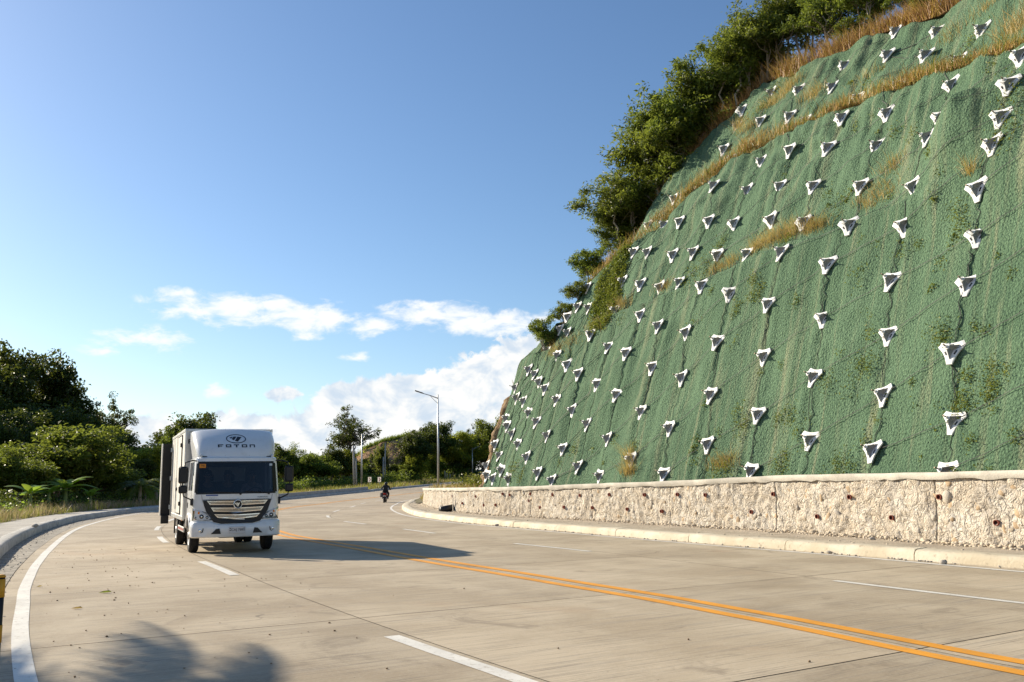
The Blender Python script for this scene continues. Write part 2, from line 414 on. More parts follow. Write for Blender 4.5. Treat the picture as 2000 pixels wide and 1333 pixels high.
M_BED = plain("joint_sealant", (.055, .05, .045), .9)
def paint(name, c, under, wear=.5):
    t = NT(name); uvp = t.coord('UV')
    w = t.ramp(t.noise(uvp, 14, 6, .75), wear, wear + .14)
    g = t.ramp(t.noise(uvp, 1.7, 5, .6), .3, .7)
    base = t.mix(g, tuple(x * .80 for x in c), c)
    t.set(**{'Base Color': t.mix(w, base, under), 'Roughness': .7}); t.bump(t.noise(uvp, 60, 3, .6), .3, .004); return t.m
M_WHITE = paint("white_road_paint", (.74, .71, .64), (.42, .37, .30), .53)
M_YELLOW = paint("yellow_road_paint", (.78, .33, .025), (.45, .27, .10), .545)

road = strip("road", np.arange(-40, 28.1, .5), L_INKERB(np.arange(-40, 28.1, .5)) - .15, L_OUTKERB(np.arange(-40, 28.1, .5)) + .15, -.016, -.016, M_BED, None, 8, kind="structure")
bounds = [lambda t: L_INKERB(t) + .002, lambda t: L_INDASH(t) - .13, lambda t: L_CENTRE(t), lambda t: L_OUTDASH(t) - .16, lambda t: L_OUTEDGE(t) + .28]
STEP = 1.862; rs = random.Random(4)
for k in range(-6, 31):
    a = -29.72 + k * STEP; b = a + STEP
    for ln in range(4):
        g = .0042                                                     # half the joint (degrees)
        ths = np.linspace(a + g, b - g, 7)
        oA, oB = bounds[ln](ths) + .006, bounds[ln + 1](ths) - .006
        lift = .0012 * rs.random()
        o = strip("slab", ths, oA, oB, lift, lift, M_ROAD, road, 3)
# gutter along the outer kerb
t2 = np.arange(-40, 28.1, .35)
M_GUT = plain("gutter_concrete", (.27, .24, .195), .9, var=.35, scale=2.5, bump=.6, bscale=18)
gut = strip("gutter", t2, L_OUTEDGE(t2) + .29, L_OUTKERB(t2) + .02, -.004, -.012, M_GUT, road, 3, jitter=.006)
ZM = .006
def line(name, fn, w, a, b, mat, z=ZM):
    ths = np.linspace(a, b, max(3, int((b - a) / .3)))
    c_ = fn(ths) + .012 * vnoise(np.stack([ths * 2.1, ths * 0, ths * 0], -1), 9)
    return strip(name, ths, c_ - w / 2, c_ + w / 2, z, z, mat, road, 1)
line("edge_line", L_INEDGE, .13, -39, 27, M_WHITE)
line("edge_line", L_OUTEDGE, .16, -39, 27, M_WHITE)
line("centre_line", lambda t: L_CENTRE(t) + .185, .165, -39, 27, M_YELLOW, .0062)
line("centre_line", lambda t: L_CENTRE(t) - .185, .165, -39, 27, M_YELLOW, .0062)
for a, b in [(-37.5, -36), (-33.5, -30.0), (-27.2, -25.85), (-23.55, -22.3), (-20.4, -19.1), (-17.2, -16.0), (-13.7, -12.2), (-9.8, -8.2), (-5.8, -4.2), (-1.8, 0), (2, 3.6), (6, 7.6)]:
    line("lane_dash", L_INDASH, .13, a, b, M_WHITE)
for a, b in [(-36.5, -35), (-32.6, -30.25), (-27.4, -26.1), (-23.3, -22.0), (-20.2, -18.9), (-16.8, -15.4), (-13, -11.6), (-9, -7.6), (-5, -3.6), (-1, .6)]:
    line("lane_dash", L_OUTDASH, .16, a, b, M_WHITE)

# ------------------------------------------------------------------ kerbs and pavements
def kerb(name, fn, prof, mat, a, b, seed, step=.12, kind="structure", block=1.32):
    """kerb: a buried bed with cast blocks laid end to end on it"""
    tb_ = np.arange(a, b, .5); lo = min(p[0] for p in prof); hi_ = max(p[0] for p in prof)
    bed = strip(name, tb_, fn(tb_) + lo + .03, fn(tb_) + hi_ - .03, .01, .01, mat, None, 1, kind=kind)
    rk_ = random.Random(seed); t0 = a
    while t0 < b - .2:
        t1 = min(b, t0 + block); ths = np.linspace(t0 + .004, t1 - .004, 12); base = fn(ths) + rk_.uniform(-.008, .008); dzb = rk_.uniform(-.006, .006); V = []; U = []
        for (do, z) in prof:
            V.append(PT(ths, base + do, z + (dzb if z > .02 else 0))); U.append(np.stack([np.radians(ths) * R0, np.full_like(ths, do + z)], -1))
        V = np.array(V); m, n_, _ = V.shape; V = V.reshape(-1, 3); U = np.concatenate(U)
        nz = fbm(V * 2.4, seed, 3); hi = (V[:, 2] - gz(V[:, 1])) > .02
        V[:, 2] += np.where(hi, .014 * nz, 0); V[:, 0] += .012 * vnoise(V * 4.3, seed + 5)
        q = np.array([(j * n_ + i, j * n_ + i + 1, (j + 1) * n_ + i + 1, (j + 1) * n_ + i) for j in range(m - 1) for i in range(n_ - 1)])
        caps = np.array([[j * n_ for j in range(m)], [j * n_ + n_ - 1 for j in range(m)]])
        link("kerb_block", mesh_np("kerb_block", V, [q, caps], mat, True, U), bed).modifiers.new("es", 'EDGE_SPLIT').split_angle = R(50)
        t0 = t1
    return bed
tk = NT("worn_kerb_paint"); v = tk.coord('Object')
g1 = tk.ramp(tk.noise(v, 1.1, 6, .65), .35, .68); g2 = tk.ramp(tk.noise(v, 7, 6, .7), .56, .70)
sepk = tk.n('ShaderNodeSeparateXYZ'); tk.put(sepk.inputs[0], v)
tk.set(**{'Base Color': tk.mix(g2, tk.mix(g1, (.50, .43, .31), (.64, .58, .46)), (.33, .27, .19)), 'Roughness': .85}); tk.bump(tk.noise(v, 22, 5, .7), .5, .03)
M_KERB = tk.m
kerb("kerb", L_INKERB, [(.0, -.06), (-.015, .10), (-.05, .165), (-.11, .185), (-.36, .19), (-.44, .17), (-.45, .05)], M_KERB, -40, 26, 3)
tk2 = NT("grey_kerb_concrete"); v = tk2.coord('Object')
tk2.set(**{'Base Color': tk2.mix(tk2.ramp(tk2.noise(v, 6, 6, .7), .5, .68), tk2.mix(tk2.ramp(tk2.noise(v, .8, 6, .65), .35, .68), (.40, .385, .35), (.54, .52, .47)), (.24, .225, .19)), 'Roughness': .85}); tk2.bump(tk2.noise(v, 20, 5, .7), .5, .03)
kerb("kerb", L_OUTKERB, [(.0, -.06), (.01, .16), (.04, .215), (.09, .235), (.30, .24), (.36, .22), (.37, .05)], tk2.m, -40, 27, 8)
tp = NT("pavement_dirt"); v = tp.coord('Object')
pg = tp.ramp(tp.noise(v, .9, 6, .65, .5), .38, .62); pg2 = tp.ramp(tp.noise(v, 14, 5, .75), .52, .66)
tp.set(**{'Base Color': tp.mix(pg2, tp.mix(pg, (.52, .44, .33), (.40, .33, .24)), (.21, .175, .13)), 'Roughness': .95}); tp.bump(tp.noise(v, 18, 5, .7), .8, .05)
ths = np.arange(-40, 26, .15)
strip("pavement", ths, L_INKERB(ths) - .42, np.minimum(L_WALL(ths) - .25, L_INKERB(ths) - .9), .165, .03, tp.m, None, 10, jitter=.02, kind="structure")
tp2 = NT("pavement_concrete"); v = tp2.coord('Object')
tp2.set(**{'Base Color': tp2.mix(tp2.ramp(tp2.noise(v, 8, 6, .7), .56, .7), tp2.mix(tp2.ramp(tp2.noise(v, .8, 6, .6), .35, .66), (.34, .31, .27), (.46, .43, .37)), (.16, .14, .11)), 'Roughness': .9}); tp2.bump(tp2.noise(v, 16, 5, .7), .5, .03)
ths = np.arange(-40, 9, .3)
strip("pavement", ths, L_OUTKERB(ths) + .35, L_OUTKERB(ths) + 1.75, .222, .215, tp2.m, None, 6, jitter=.01, kind="structure")
ths = np.arange(-40, 30, .5)
M_VERGE = plain("verge_soil", (.12, .10, .045), .95, var=.4, scale=1.2, bump=.8, bscale=10)
strip("verge", ths, L_OUTKERB(ths) + np.where(ths < 9, 1.7, .1), L_OUTKERB(ths) + 6.5, .20, .10, M_VERGE, None, 8, jitter=.06, kind="structure")

def wroot(name, p):
    o = empty(name, tuple(float(c) for c in p)); o["_off"] = 0; del o["_off"]; return o
def adopt(o, root):
    """o is built in world coordinates: hang it under root without moving it"""
    o.parent = root; o.matrix_parent_inverse = Matrix.Translation(root.location).inverted(); return o

# ------------------------------------------------------------------ retaining wall
tw = NT("rubble_mortar"); v = tw.coord('Object')
w1 = tw.noise(v, 1.3, 6, .65, .3); w2 = tw.noise(v, 9, 6, .7, .2); w3 = tw.vor(v, 7.5); w4 = tw.noise(v, 32, 4, .75)
cw = tw.mix(tw.ramp(w1, .35, .65), (.62, .54, .43), (.72, .665, .57))
cw = tw.mix(tw.ramp(w3, .25, .55, .55, 0), cw, (.66, .56, .43))
cw = tw.mix(tw.ramp(w2, .53, .68, 0, .65), cw, (.30, .245, .185))
cw = tw.mix(tw.ramp(w4, .56, .70, 0, .6), cw, (.19, .155, .12))
cw = tw.mix(tw.ramp(tw.noise(v, 2.3, 5, .6), .60, .72, 0, .6), cw, (.62, .60, .56)); cw = tw.mix(tw.ramp(tw.noise(tw.coord('Object', (1.6, 1.6, .5)), .9, 6, .7, .6), .50, .68, 0, .55), cw, (.36, .32, .275))
rdg = tw.math('ABSOLUTE', tw.math('SUBTRACT', tw.noise(v, 5.2, 3, .55, .6), .5)); rd2 = tw.math('ABSOLUTE', tw.math('SUBTRACT', tw.noise(v, 11.0, 3, .6, .8), .5))
cw = tw.mix(tw.ramp(rdg, .003, .024, .62, 0), cw, (.21, .17, .125)); cw = tw.mix(tw.ramp(rd2, .003, .02, .28, 0), cw, (.30, .25, .19))
tw.set(**{'Base Color': cw, 'Roughness': .95, 'Specular IOR Level': .2})
tw.bump(tw.math('ADD', tw.math('ADD', tw.math('MULTIPLY', w2, .8), tw.math('MULTIPLY', w4, .5)), tw.math('ADD', tw.ramp(rdg, 0, .09, 0, .55), tw.ramp(rd2, 0, .10, 0, .2))), .9, .055)
M_RUB = tw.m
M_CAP = plain("cap_concrete", (.50, .465, .395), .88, var=.2, scale=1.6, bump=.45, bscale=25)
M_STONES = [plain("stone_tan", (.52, .44, .33), .9, var=.25, scale=9, bump=.5), plain("stone_cream", (.56, .50, .41), .9, var=.2, scale=9, bump=.5), plain("stone_grey", (.42, .38, .325), .9, var=.25, scale=9, bump=.5), plain("stone_ochre", (.50, .37, .235), .9, var=.3, scale=9, bump=.5)]
wallr = wroot("retaining_wall", PT(-24, L_WALL(-24.0), .0))
tag(wallr, "low rubble and mortar retaining wall with a pale cap along the inner bend", "wall")
JOINTS = [-38.5, -36.5, -34.5, -32.5, -30.6, -28.62, -26.25, -24.2, -22.2, -20.3, -18.4, -16.6, -14.8, -13, -11, -9.1]
def wall_disp(P):
    a = fbm(P * 3.2, 11, 4); b = np.abs(vnoise(P * 6.5, 23)); c_ = vnoise(P * 1.1, 31)
    bl = np.abs(vnoise(P * 4.6 + .7 * vnoise(P * 2.1, 3)[:, None], 27)); b2 = np.abs(vnoise(P * 10.5, 29))
    return .012 * a + .085 * np.minimum(bl, .55) ** .7 + .030 * np.minimum(b2, .5) ** .7 + .03 * c_ - .07
for a, b in zip(JOINTS[:-1], JOINTS[1:]):
    near = -31 < (a + b) / 2 < -18
    L = (b - a) * math.pi / 180 * (R0 - 10); nx = int(L / (.05 if near else .10)); nzv = 30 if near else 16
    g = .0035; ths = np.linspace(a + g, b - g, nx); TH, Z = np.meshgrid(ths, np.linspace(-.05, 1, nzv))
    top = L_WALLTOP(TH) - .125; Zm = Z * top
    P0 = PT(TH.ravel(), L_WALL(TH.ravel()), Zm.ravel())
    d = wall_disp(P0); edge = np.minimum(np.abs(TH.ravel() - ths[0]), np.abs(TH.ravel() - ths[-1])); d = d - .012 * np.exp(-edge / .015)
    d = d + .05 * (1 - np.clip(Zm.ravel() / top.ravel(), 0, 1))                                 # slight batter
    P = PT(TH.ravel(), L_WALL(TH.ravel()) + d, Zm.ravel())
    q = np.array([(j * nx + i, (j + 1) * nx + i, (j + 1) * nx + i + 1, j * nx + i + 1) for j in range(nzv - 1) for i in range(nx - 1)])
    # end returns
    ex = []; nb = len(P); Zc = np.linspace(-.05, 1, nzv)
    for e, th in ((0, ths[0]), (1, ths[-1])):
        zz = Zc * (L_WALLTOP(th) - .125); ex.append(PT(np.full(nzv, th), np.full(nzv, L_WALL(th) - .42), zz))
    P = np.concatenate([P] + ex); q2 = []
    for j in range(nzv - 1):
        q2.append((nb + j, nb + j + 1, (j + 1) * nx, j * nx)); q2.append((nb + nzv + j, j * nx + nx - 1, (j + 1) * nx + nx - 1, nb + nzv + j + 1))
    o = link("wall_panel", mesh_np("wall_panel", P, [q, np.array(q2)], M_RUB, False)); adopt(o, wallr)
ths = np.arange(-38.5, -9.05, .10); tp_ = L_WALLTOP(ths) + .008 * vnoise(np.stack([ths * 4, ths * 0, ths * 0], -1), 4); wb = L_WALL(ths)
wob = .010 * vnoise(np.stack([ths * 7, ths * 0, ths * 0 + 3], -1), 6)
prof = [(.02 + wob, tp_ - .155 + .028 * vnoise(np.stack([ths * 9, ths * 0, ths * 0], -1), 14)), (.040 + wob, tp_ - .105), (.045 + wob, tp_ - .008), (.036 + wob, tp_), (-.45 + wob * 0, tp_ + .0), (-.47 + wob * 0, tp_ - .14)]
V = np.concatenate([PT(ths, wb + do, z) for do, z in prof]); n = len(ths)
q = np.array([(j * n + i, (j + 1) * n + i, (j + 1) * n + i + 1, j * n + i + 1) for j in range(len(prof) - 1) for i in range(n - 1)])
adopt(link("wall_cap", mesh_np("wall_cap", V, [q, np.array([[j * n + n - 1 for j in (0, 1, 2, 3, 4, 5)]])], M_CAP, False)), wallr)
# stones bedded in the face
import bmesh
def rock_mesh(name, seed, mat, sub=1, rough=.25, flat=1.0):
    bm = bmesh.new(); bmesh.ops.create_icosphere(bm, subdivisions=sub + 1, radius=1.0)
    for vt in bm.verts:
        k = 1 + rough * float(fbm(np.array([vt.co]) * 1.3 + seed * 7.7, seed, 2)[0]); vt.co *= k; vt.co.z *= flat
    me = bpy.data.meshes.new(name); bm.to_mesh(me); bm.free(); me.materials.append(mat)
    me.polygons.foreach_set("use_smooth", np.ones(len(me.polygons), bool)); return me
STONE_ME = [rock_mesh("stone", i, M_STONES[i % 4], 1, .22) for i in range(8)]
rs = random.Random(12)
def frame_at(th):                                         # outward normal, along-direction at th
    t = math.radians(th); return Vector((-math.cos(t), math.sin(t), 0)), Vector((math.sin(t), math.cos(t), 0))
for i in range(290):
    th = -30.4 + 16.0 * (rs.random() ** 1.45); zt = float(L_WALLTOP(th)) - .20
    z = .06 + (zt - .06) * rs.random(); r = rs.uniform(.035, .085) * (1.35 if rs.random() < .15 else 1)
    if z < .22: r *= 1.1
    d = float(wall_disp(PT(np.array([th]), L_WALL(np.array([th])), np.array([z])))[0]) + .05 * (1 - z / zt)
    nrm, tan = frame_at(th); p = Vector(PT(th, L_WALL(th) + d - r * .30, z))
    o = link("stone", STONE_ME[rs.randrange(8) if rs.random() > .12 else 3]); o.location = p
    o.rotation_euler = (rs.uniform(-.4, .4), rs.uniform(-3, 3), math.atan2(nrm.y, nrm.x) + math.pi / 2)
    o.scale = (r * rs.uniform(.9, 1.5), r * .5, r * rs.uniform(.7, 1.1)); adopt(o, wallr)
M_PIPE = plain("red_brown_pipe", (.20, .045, .025), .55, var=.3)
mbp = MB().lathe([(.058, -.12), (.058, .05), (.046, .05), (.044, -.02)], (0, 0, 0), (0, -1, 0), 12); pipe_me = mbp.mesh("weep_pipe", M_PIPE)
mbd = MB().lathe([(.045, -.03), (.045, .018)], (0, 0, 0), (0, -1, 0), 12); hole_me = mbd.mesh("pipe_bore", plain("pipe_bore", (.05, .012, .008), .9))
for th, z in [(-24.98, .98), (-26.21, 1.02), (-25.82, .53), (-26.96, .48), (-27.5, .97), (-28.07, .53), (-28.68, 1.0), (-29.28, .52), (-23.19, .49), (-24.03, .46), (-24.39, .99), (-22.24, .5), (-21.43, .49), (-20.61, .44), (-20.22, .7), (-20.26, .97), (-21.04, .94), (-21.87, .93), (-22.73, .97), (-23.64, .97), (-19.59, .92), (-19.33, .96), (-17.99, .83), (-18.43, .46), (-19.0, .49), (-30.1, .98), (-30.8, .5), (-31.5, 1.0), (-17.2, .5), (-16.2, .8)]:
    nrm, tan = frame_at(th); d = float(wall_disp(PT(np.array([th]), L_WALL(np.array([th])), np.array([z])))[0]) + .05 * (1 - z / 1.3)
    o = link("weep_pipe", pipe_me); o.location = Vector(PT(th, L_WALL(th) + d + .005, z)); o.rotation_euler = (0, 0, math.atan2(nrm.y, nrm.x) + math.pi / 2); adopt(o, wallr)
    h = link("pipe_bore", hole_me); h.parent = o

# ------------------------------------------------------------------ the cut slope: green mat over a 72 degree face with two benches
zA_t = table([(-44, 9.0), (-27.2, 9.0), (-26.4, 9.05), (-25.4, 8.85), (-24.4, 8.85), (-23.3, 8.7), (-20.7, 8.4), (-19, 7.8), (-17, 7.2), (40, 7)])
bA_t = table([(-44, .0), (-28.3, .0), (-27.0, .25), (-26, .40), (-19, .40), (-17, .3), (40, .3)])
zB_t = None
S1, S2, S3, B2 = .33, .46, .58, .95
def sst(x): x = np.clip(x, 0, 1); return x * x * (3 - 2 * x)
def setback(th, z, useB=True):
    th = np.asarray(th, float); z = np.maximum(np.asarray(z, float), .6); zA = zA_t(th)
    s = S1 * (np.minimum(z, zA) - 1) + bA_t(th) * sst((z - zA) / .16)
    if not useB or zB_t is None: return s + S2 * np.maximum(z - zA, 0)
    zB = np.maximum(zB_t(th), zA + .3)
    return s + S2 * np.maximum(np.minimum(z, zB) - zA, 0) + B2 * sst((z - zB) / .22) + S3 * np.maximum(z - zB, 0)
def hill_off(th, z, useB=True): return L_WALL(th) - 1.0 - setback(th, z, useB)
def hit(x, y, useB=True, lift=0.0):
    """where the sight line through pixel x, y meets the slope: th, z"""
    d = ray(x, y); d = d / d[1]; t = np.arange(8, 90, .04)
    P = np.array([0, 0, CH]) + d[None, :] * t[:, None]
    th = np.degrees(np.arctan2(P[:, 1] - CY, -(P[:, 0] - CX))); off = np.hypot(P[:, 0] - CX, P[:, 1] - CY) - R0
    ok = off < hill_off(th, P[:, 2], useB) + lift
    i = int(np.argmax(ok)); return (float(th[i]), float(P[i, 2])) if ok.any() else None
_pb = sorted(hit(x, y, False) for x, y in [(2000, 95), (1900, 130), (1800, 160), (1700, 195), (1600, 235), (1500, 275), (1440, 305), (1380, 350), (1300, 420), (1240, 470), (1180, 525)])
zB_t = table([(-44, _pb[0][1])] + _pb + [(-17, 7.4), (40, 7.4)], 8)
_tp = [hit(x, y) for x, y in [(1000, 765), (1042, 719), (1093, 649), (1121, 607), (1158, 542), (1200, 486), (1260, 416), (1321, 333), (1395, 253), (1440, 212), (1485, 160), (1535, 149), (1615, 115), (1650, 96), (1690, 71), (1777, 46), (1829, 29), (1876, 0)]]
_tp = sorted(p for p in _tp if p); _tp2 = []
for p in _tp:
    if not _tp2 or p[0] > _tp2[-1][0] + .05: _tp2.append(p)
TOPZ = [(-44, _tp2[0][1] + 1.5), (-31, _tp2[0][1] + 1.0)] + _tp2
TH_END = -17.05
TOPZ = [p for p in TOPZ if p[0] < TH_END - .1] + [(TH_END, 5.8), (-16.6, 4.9), (-16.0, 3.4), (-15.3, 1.6), (-14.6, .4), (40, .3)]
top_t = table(TOPZ, 4)
COLS = [-28.35, -27.2, -26.05, -25.0, -24.03, -23.18, -22.36, -21.54, -20.78, -20.13, -19.5, -19.0, -18.5, -18.05, -17.62, -17.33, -17.06, -29.5, -30.65, -31.8, -33.0]
BUMP = hit(1880, 262)
def mat_disp(th, z):
    th = np.asarray(th, float); z = np.asarray(z, float); s = np.radians(th) * R0; o = np.zeros_like(s)
    P = lambda a, b, c_: np.stack([s * a, z * b, o + c_], -1)
    d = .11 * fbm(P(.42, .40, 1), 41, 3) + .030 * vnoise(P(2.0, .22, 2), 43) + .016 * vnoise(P(5.5, .45, 3), 47) + .018 * fbm(P(3.2, 2.6, 4), 53, 2)
    up = sst((z - 8.5) / 4); d = d + up * (.16 * fbm(P(.8, .8, 5), 59, 3))
    for c_ in COLS:
        dx = (th - c_ - .06 * np.maximum(z - 9, 0)) * 2.46
        d = d - .035 * np.exp(-(dx / .09) ** 2) + .02 * np.exp(-((np.abs(dx) - .28) / .14) ** 2)
    ds = (th - BUMP[0]) * 2.46; dz = z - BUMP[1] - .55 + .25 * ds
    d = d + .75 * np.exp(-(ds / 1.15) ** 2) * np.where(dz < 0, np.exp(-(dz / 1.5) ** 2), np.exp(-(dz / .22) ** 2))
    return d
def mat_point(th, z, extra=0.0):
    th = np.asarray(th, float); z = np.asarray(z, float)
    s1 = setback(th, z + .15) - setback(th, z - .15); a = np.arctan2(s1, .3)
    d = mat_disp(th, z) + extra
    return PT(th, hill_off(th, z) + d * np.cos(a), z + d * np.sin(a)) 
def mat_normal(th, z):
    e = .05; a = mat_point(th + e, z) - mat_point(th - e, z); b = mat_point(th, z + .12) - mat_point(th, z - .12)
    nn = np.cross(a, b); nn = nn / np.linalg.norm(nn)
    if nn @ np.array([-1, -.4, .3]) < 0: nn = -nn
    return nn
tm = NT("erosion_mat"); uv = tm.coord('UV'); 
grain = tm.noise(uv, 17, 4, .72); grain2 = tm.vor(uv, 16)
streak = tm.noise(tm.coord('UV', (2.4, .14, 1)), 1.0, 5, .62, .4)
patch = tm.noise(uv, .33, 5, .6, .5)
cm = tm.mix(tm.ramp(patch, .32, .68), (.116, .200, .114), (.160, .260, .152))
grain3 = tm.noise(uv, 30, 3, .75)
cm = tm.mix(tm.ramp(grain, .44, .62, 0, .80), cm, (.050, .098, .060)); cm = tm.mix(tm.ramp(grain3, .50, .66, 0, .7), cm, (.042, .082, .052))
tanm = tm.math('MULTIPLY', tm.ramp(streak, .50, .72), tm.ramp(grain, .62, .42, .25, 1.0))
cm = tm.mix(tm.math('MULTIPLY', tanm, .62), cm, (.36, .345, .215))
cm = tm.mix(tm.ramp(tm.noise(uv, 34, 3, .7), .58, .68, 0, .75), cm, (.27, .36, .235))
tm.set(**{'Base Color': cm, 'Roughness': .9, 'Specular IOR Level': .15})
tm.bump(tm.math('ADD', grain, tm.math('MULTIPLY', grain2, .6)), 1.0, .07)
TH = np.linspace(TH_END, -34.5, 480); NV = 215
rows = []; UVs = []
for i, th in enumerate(TH):
    zt = float(top_t(th)) + .10 * float(vnoise(np.array([[th * 3.1, 0, 0]]), 3)[0]); zz = np.linspace(.7, max(zt, 1.0), 400)
    sb = setback(np.full(400, th), zz); L = np.concatenate([[0], np.cumsum(np.hypot(np.diff(zz), np.diff(sb)))])
    w = np.linspace(0, L[-1], NV); zs = np.interp(w, L, zz); rows.append(zs); UVs.append(np.stack([np.full(NV, math.radians(th) * R0), w], -1))
Zg = np.array(rows); TG = np.repeat(TH[:, None], NV, 1)
P = mat_point(TG.ravel(), Zg.ravel()); n = NV
q = np.array([(i * n + j, i * n + j + 1, (i + 1) * n + j + 1, (i + 1) * n + j) for i in range(len(TH) - 1) for j in range(n - 1)])
# hem folded back into the hill along the top and the far end
hem = PT(TH, hill_off(TH, Zg[:, -1]) - .9, Zg[:, -1] - .35); nb = len(P)
q2 = np.array([(i * n + n - 1, nb + i, nb + i + 1, (i + 1) * n + n - 1) for i in range(len(TH) - 1)])
uvs = np.concatenate(UVs + [np.stack([np.radians(TH) * R0, Zg[:, -1]], -1)])
matr = wroot("erosion_mat", mat_point(-24.0, 1.0)); tag(matr, "green fibre erosion mat covering the tall cut slope", "netting")
mo = link("mat_sheet", mesh_np("mat_sheet", np.concatenate([P, hem]), [q, q2], tm.m, True, uvs)); adopt(mo, matr)

# brown rock left bare at the far end
trk = NT("bare_rock"); v = trk.coord('Object', (1, 1, .55))
k1 = trk.noise(v, .9, 6, .65, .8); k2 = trk.noise(v, 5, 6, .7, .6)
ck = trk.mix(trk.ramp(k1, .35, .65), (.30, .19, .095), (.43, .31, .18)); ck = trk.mix(trk.ramp(k2, .52, .66, 0, .8), ck, (.13, .08, .042))
trk.set(**{'Base Color': ck, 'Roughness': .95}); trk.bump(k2, 1.0, .25); M_ROCK = trk.m
THR = np.linspace(TH_END - .25, -13.6, 70); NR = 60; G = []
for th in THR:
    zt = max(float(top_t(th)), .25) + .12; zz = np.linspace(-.1, zt, NR); e = max(0, th - TH_END)
    dd = .28 * fbm(np.stack([np.full(NR, th * 3.2), zz * 1.1, zz * 0], -1), 71, 4) - .05
    fade = np.clip((th - TH_END) / .15, 0, 1); dd = dd * fade - (1 - fade) * .25
    G.append(PT(np.full(NR, th), hill_off(np.full(NR, th), zz) + dd - .55 * e * e - .10 * e, zz))
G = np.array(G); q = np.array([(i * NR + j, (i + 1) * NR + j, (i + 1) * NR + j + 1, i * NR + j + 1) for i in range(len(THR) - 1) for j in range(NR - 1)])
rk = link("rock_face", mesh_np("rock_face", G.reshape(-1, 3), [q], M_ROCK, False)); rk["kind"] = "structure"
# hill behind the top edge
tgh = NT("hill_soil"); v = tgh.coord('Object')
tgh.set(**{'Base Color': tgh.mix(tgh.ramp(tgh.noise(v, 1.2, 6, .65), .35, .65), (.16, .10, .04), (.09, .085, .03)), 'Roughness': .95}); tgh.bump(tgh.noise(v, 6, 5, .65), .8, .1)
THH = np.linspace(-44, -13.6, 200); DD = np.array([.25, .7, 1.4, 2.4, 4, 6, 9, 14, 20, 30, 45, 60]); G = []
def hill_top_point(th, d):
    e = max(0, th - TH_END); zt = float(top_t(th)); fall = np.clip((th + 21) / 4, 0, 1)
    return PT(th, float(hill_off(th, zt)) - d - .55 * e * e - .1 * e, zt - .05 + (.32 - .30 * fall) * d)
for th in THH:
    for d in DD:
        p = hill_top_point(th, d); p[2] += .18 * float(vnoise(np.array([p * .6]), 8)[0]) * min(1, d); G.append(p)
n = len(DD); q = np.array([(i * n + j, (i + 1) * n + j, (i + 1) * n + j + 1, i * n + j + 1) for i in range(len(THH) - 1) for j in range(n - 1)])
G = np.array(G); q = q[:, ::-1] if _down(G, q) else q
hl = link("hill", mesh_np("hill", G, [q], tgh.m, True)); hl["kind"] = "structure"
# bed behind the wall that the slope rises from
ths = np.arange(-40, -9, .3)
strip("planting_bed", ths, L_WALL(ths) - .44, L_WALL(ths) - 3.0, L_WALLTOP(ths) - .16, L_WALLTOP(ths) - .1, M_SOIL, None, 4, jitter=.05, kind="structure")
# ------------------------------------------------------------------ anchor plates
PLATES = """1865,823 1863,688 1888,555 1903,459 1909,369 1706,881 1727,771 1734,653 1738,546 1761,439 1787,366 1585,859 1596,738 1611,624 1622,519 1657,439 1685,367 1481,809 1489,694 1466,918 1507,597 1533,496
1945,289 1961,235 1979,175 1997,112 1822,278 1837,231 1859,167 1878,125 1918,60 1714,288 1737,227 1761,174 1812,114 1824,58 1620,292 1646,234 1674,192 1734,110 1744,58 1628,174 1644,125
1579,241 1544,294 1522,363 1592,367 1478,310 1456,370 1430,311 1403,369 1351,374 1318,389 1544,229 1485,236 1415,293 1435,246 1445,214 1503,179 1563,180
1329,434 1389,435 1433,437 1510,433 1572,438 1312,497 1358,495 1402,498 1460,496 1329,552 1369,558 1427,574 1337,648 1406,669
1225,690 1274,717 1330,737 1394,772 1206,771 1256,804 1312,836 1384,868 1236,897 1298,926
1291,437 1268,442 1268,494 1251,556 1286,559 1238,492 1247,614 1284,636 1200,606 1152,601 1153,653 1112,650 1097,644 1133,601 1216,549 1153,563 1191,513 1116,606
1185,676 1188,856 1168,927 1105,712 1130,730 1165,749 1148,827 1128,910 1089,693 1057,746 1068,760 1089,780 1116,800 1100,876 1081,939 1070,850 1053,923 1051,824 1032,893 998,935 1036,806 1017,868 984,918 1026,784 1004,848 979,890 965,935 1014,778 995,832 973,870 956,929 1046,731 1036,723 1011,758 992,818 954,910 1852,921"""
tpz = NT("white_plate_paint"); v = tpz.coord('Object'); oi = tpz.n('ShaderNodeObjectInfo')
cz = tpz.mix(tpz.ramp(tpz.noise(v, 5, 5, .65), .35, .7), (.60, .60, .585), (.80, .80, .79))
cz = tpz.mix(tpz.ramp(tpz.noise(v, 13, 4, .7), .62, .74, 0, .6), cz, (.36, .30, .22))
tpz.set(**{'Base Color': cz, 'Roughness': .55, 'Metallic': .0}); M_PLATE = tpz.m
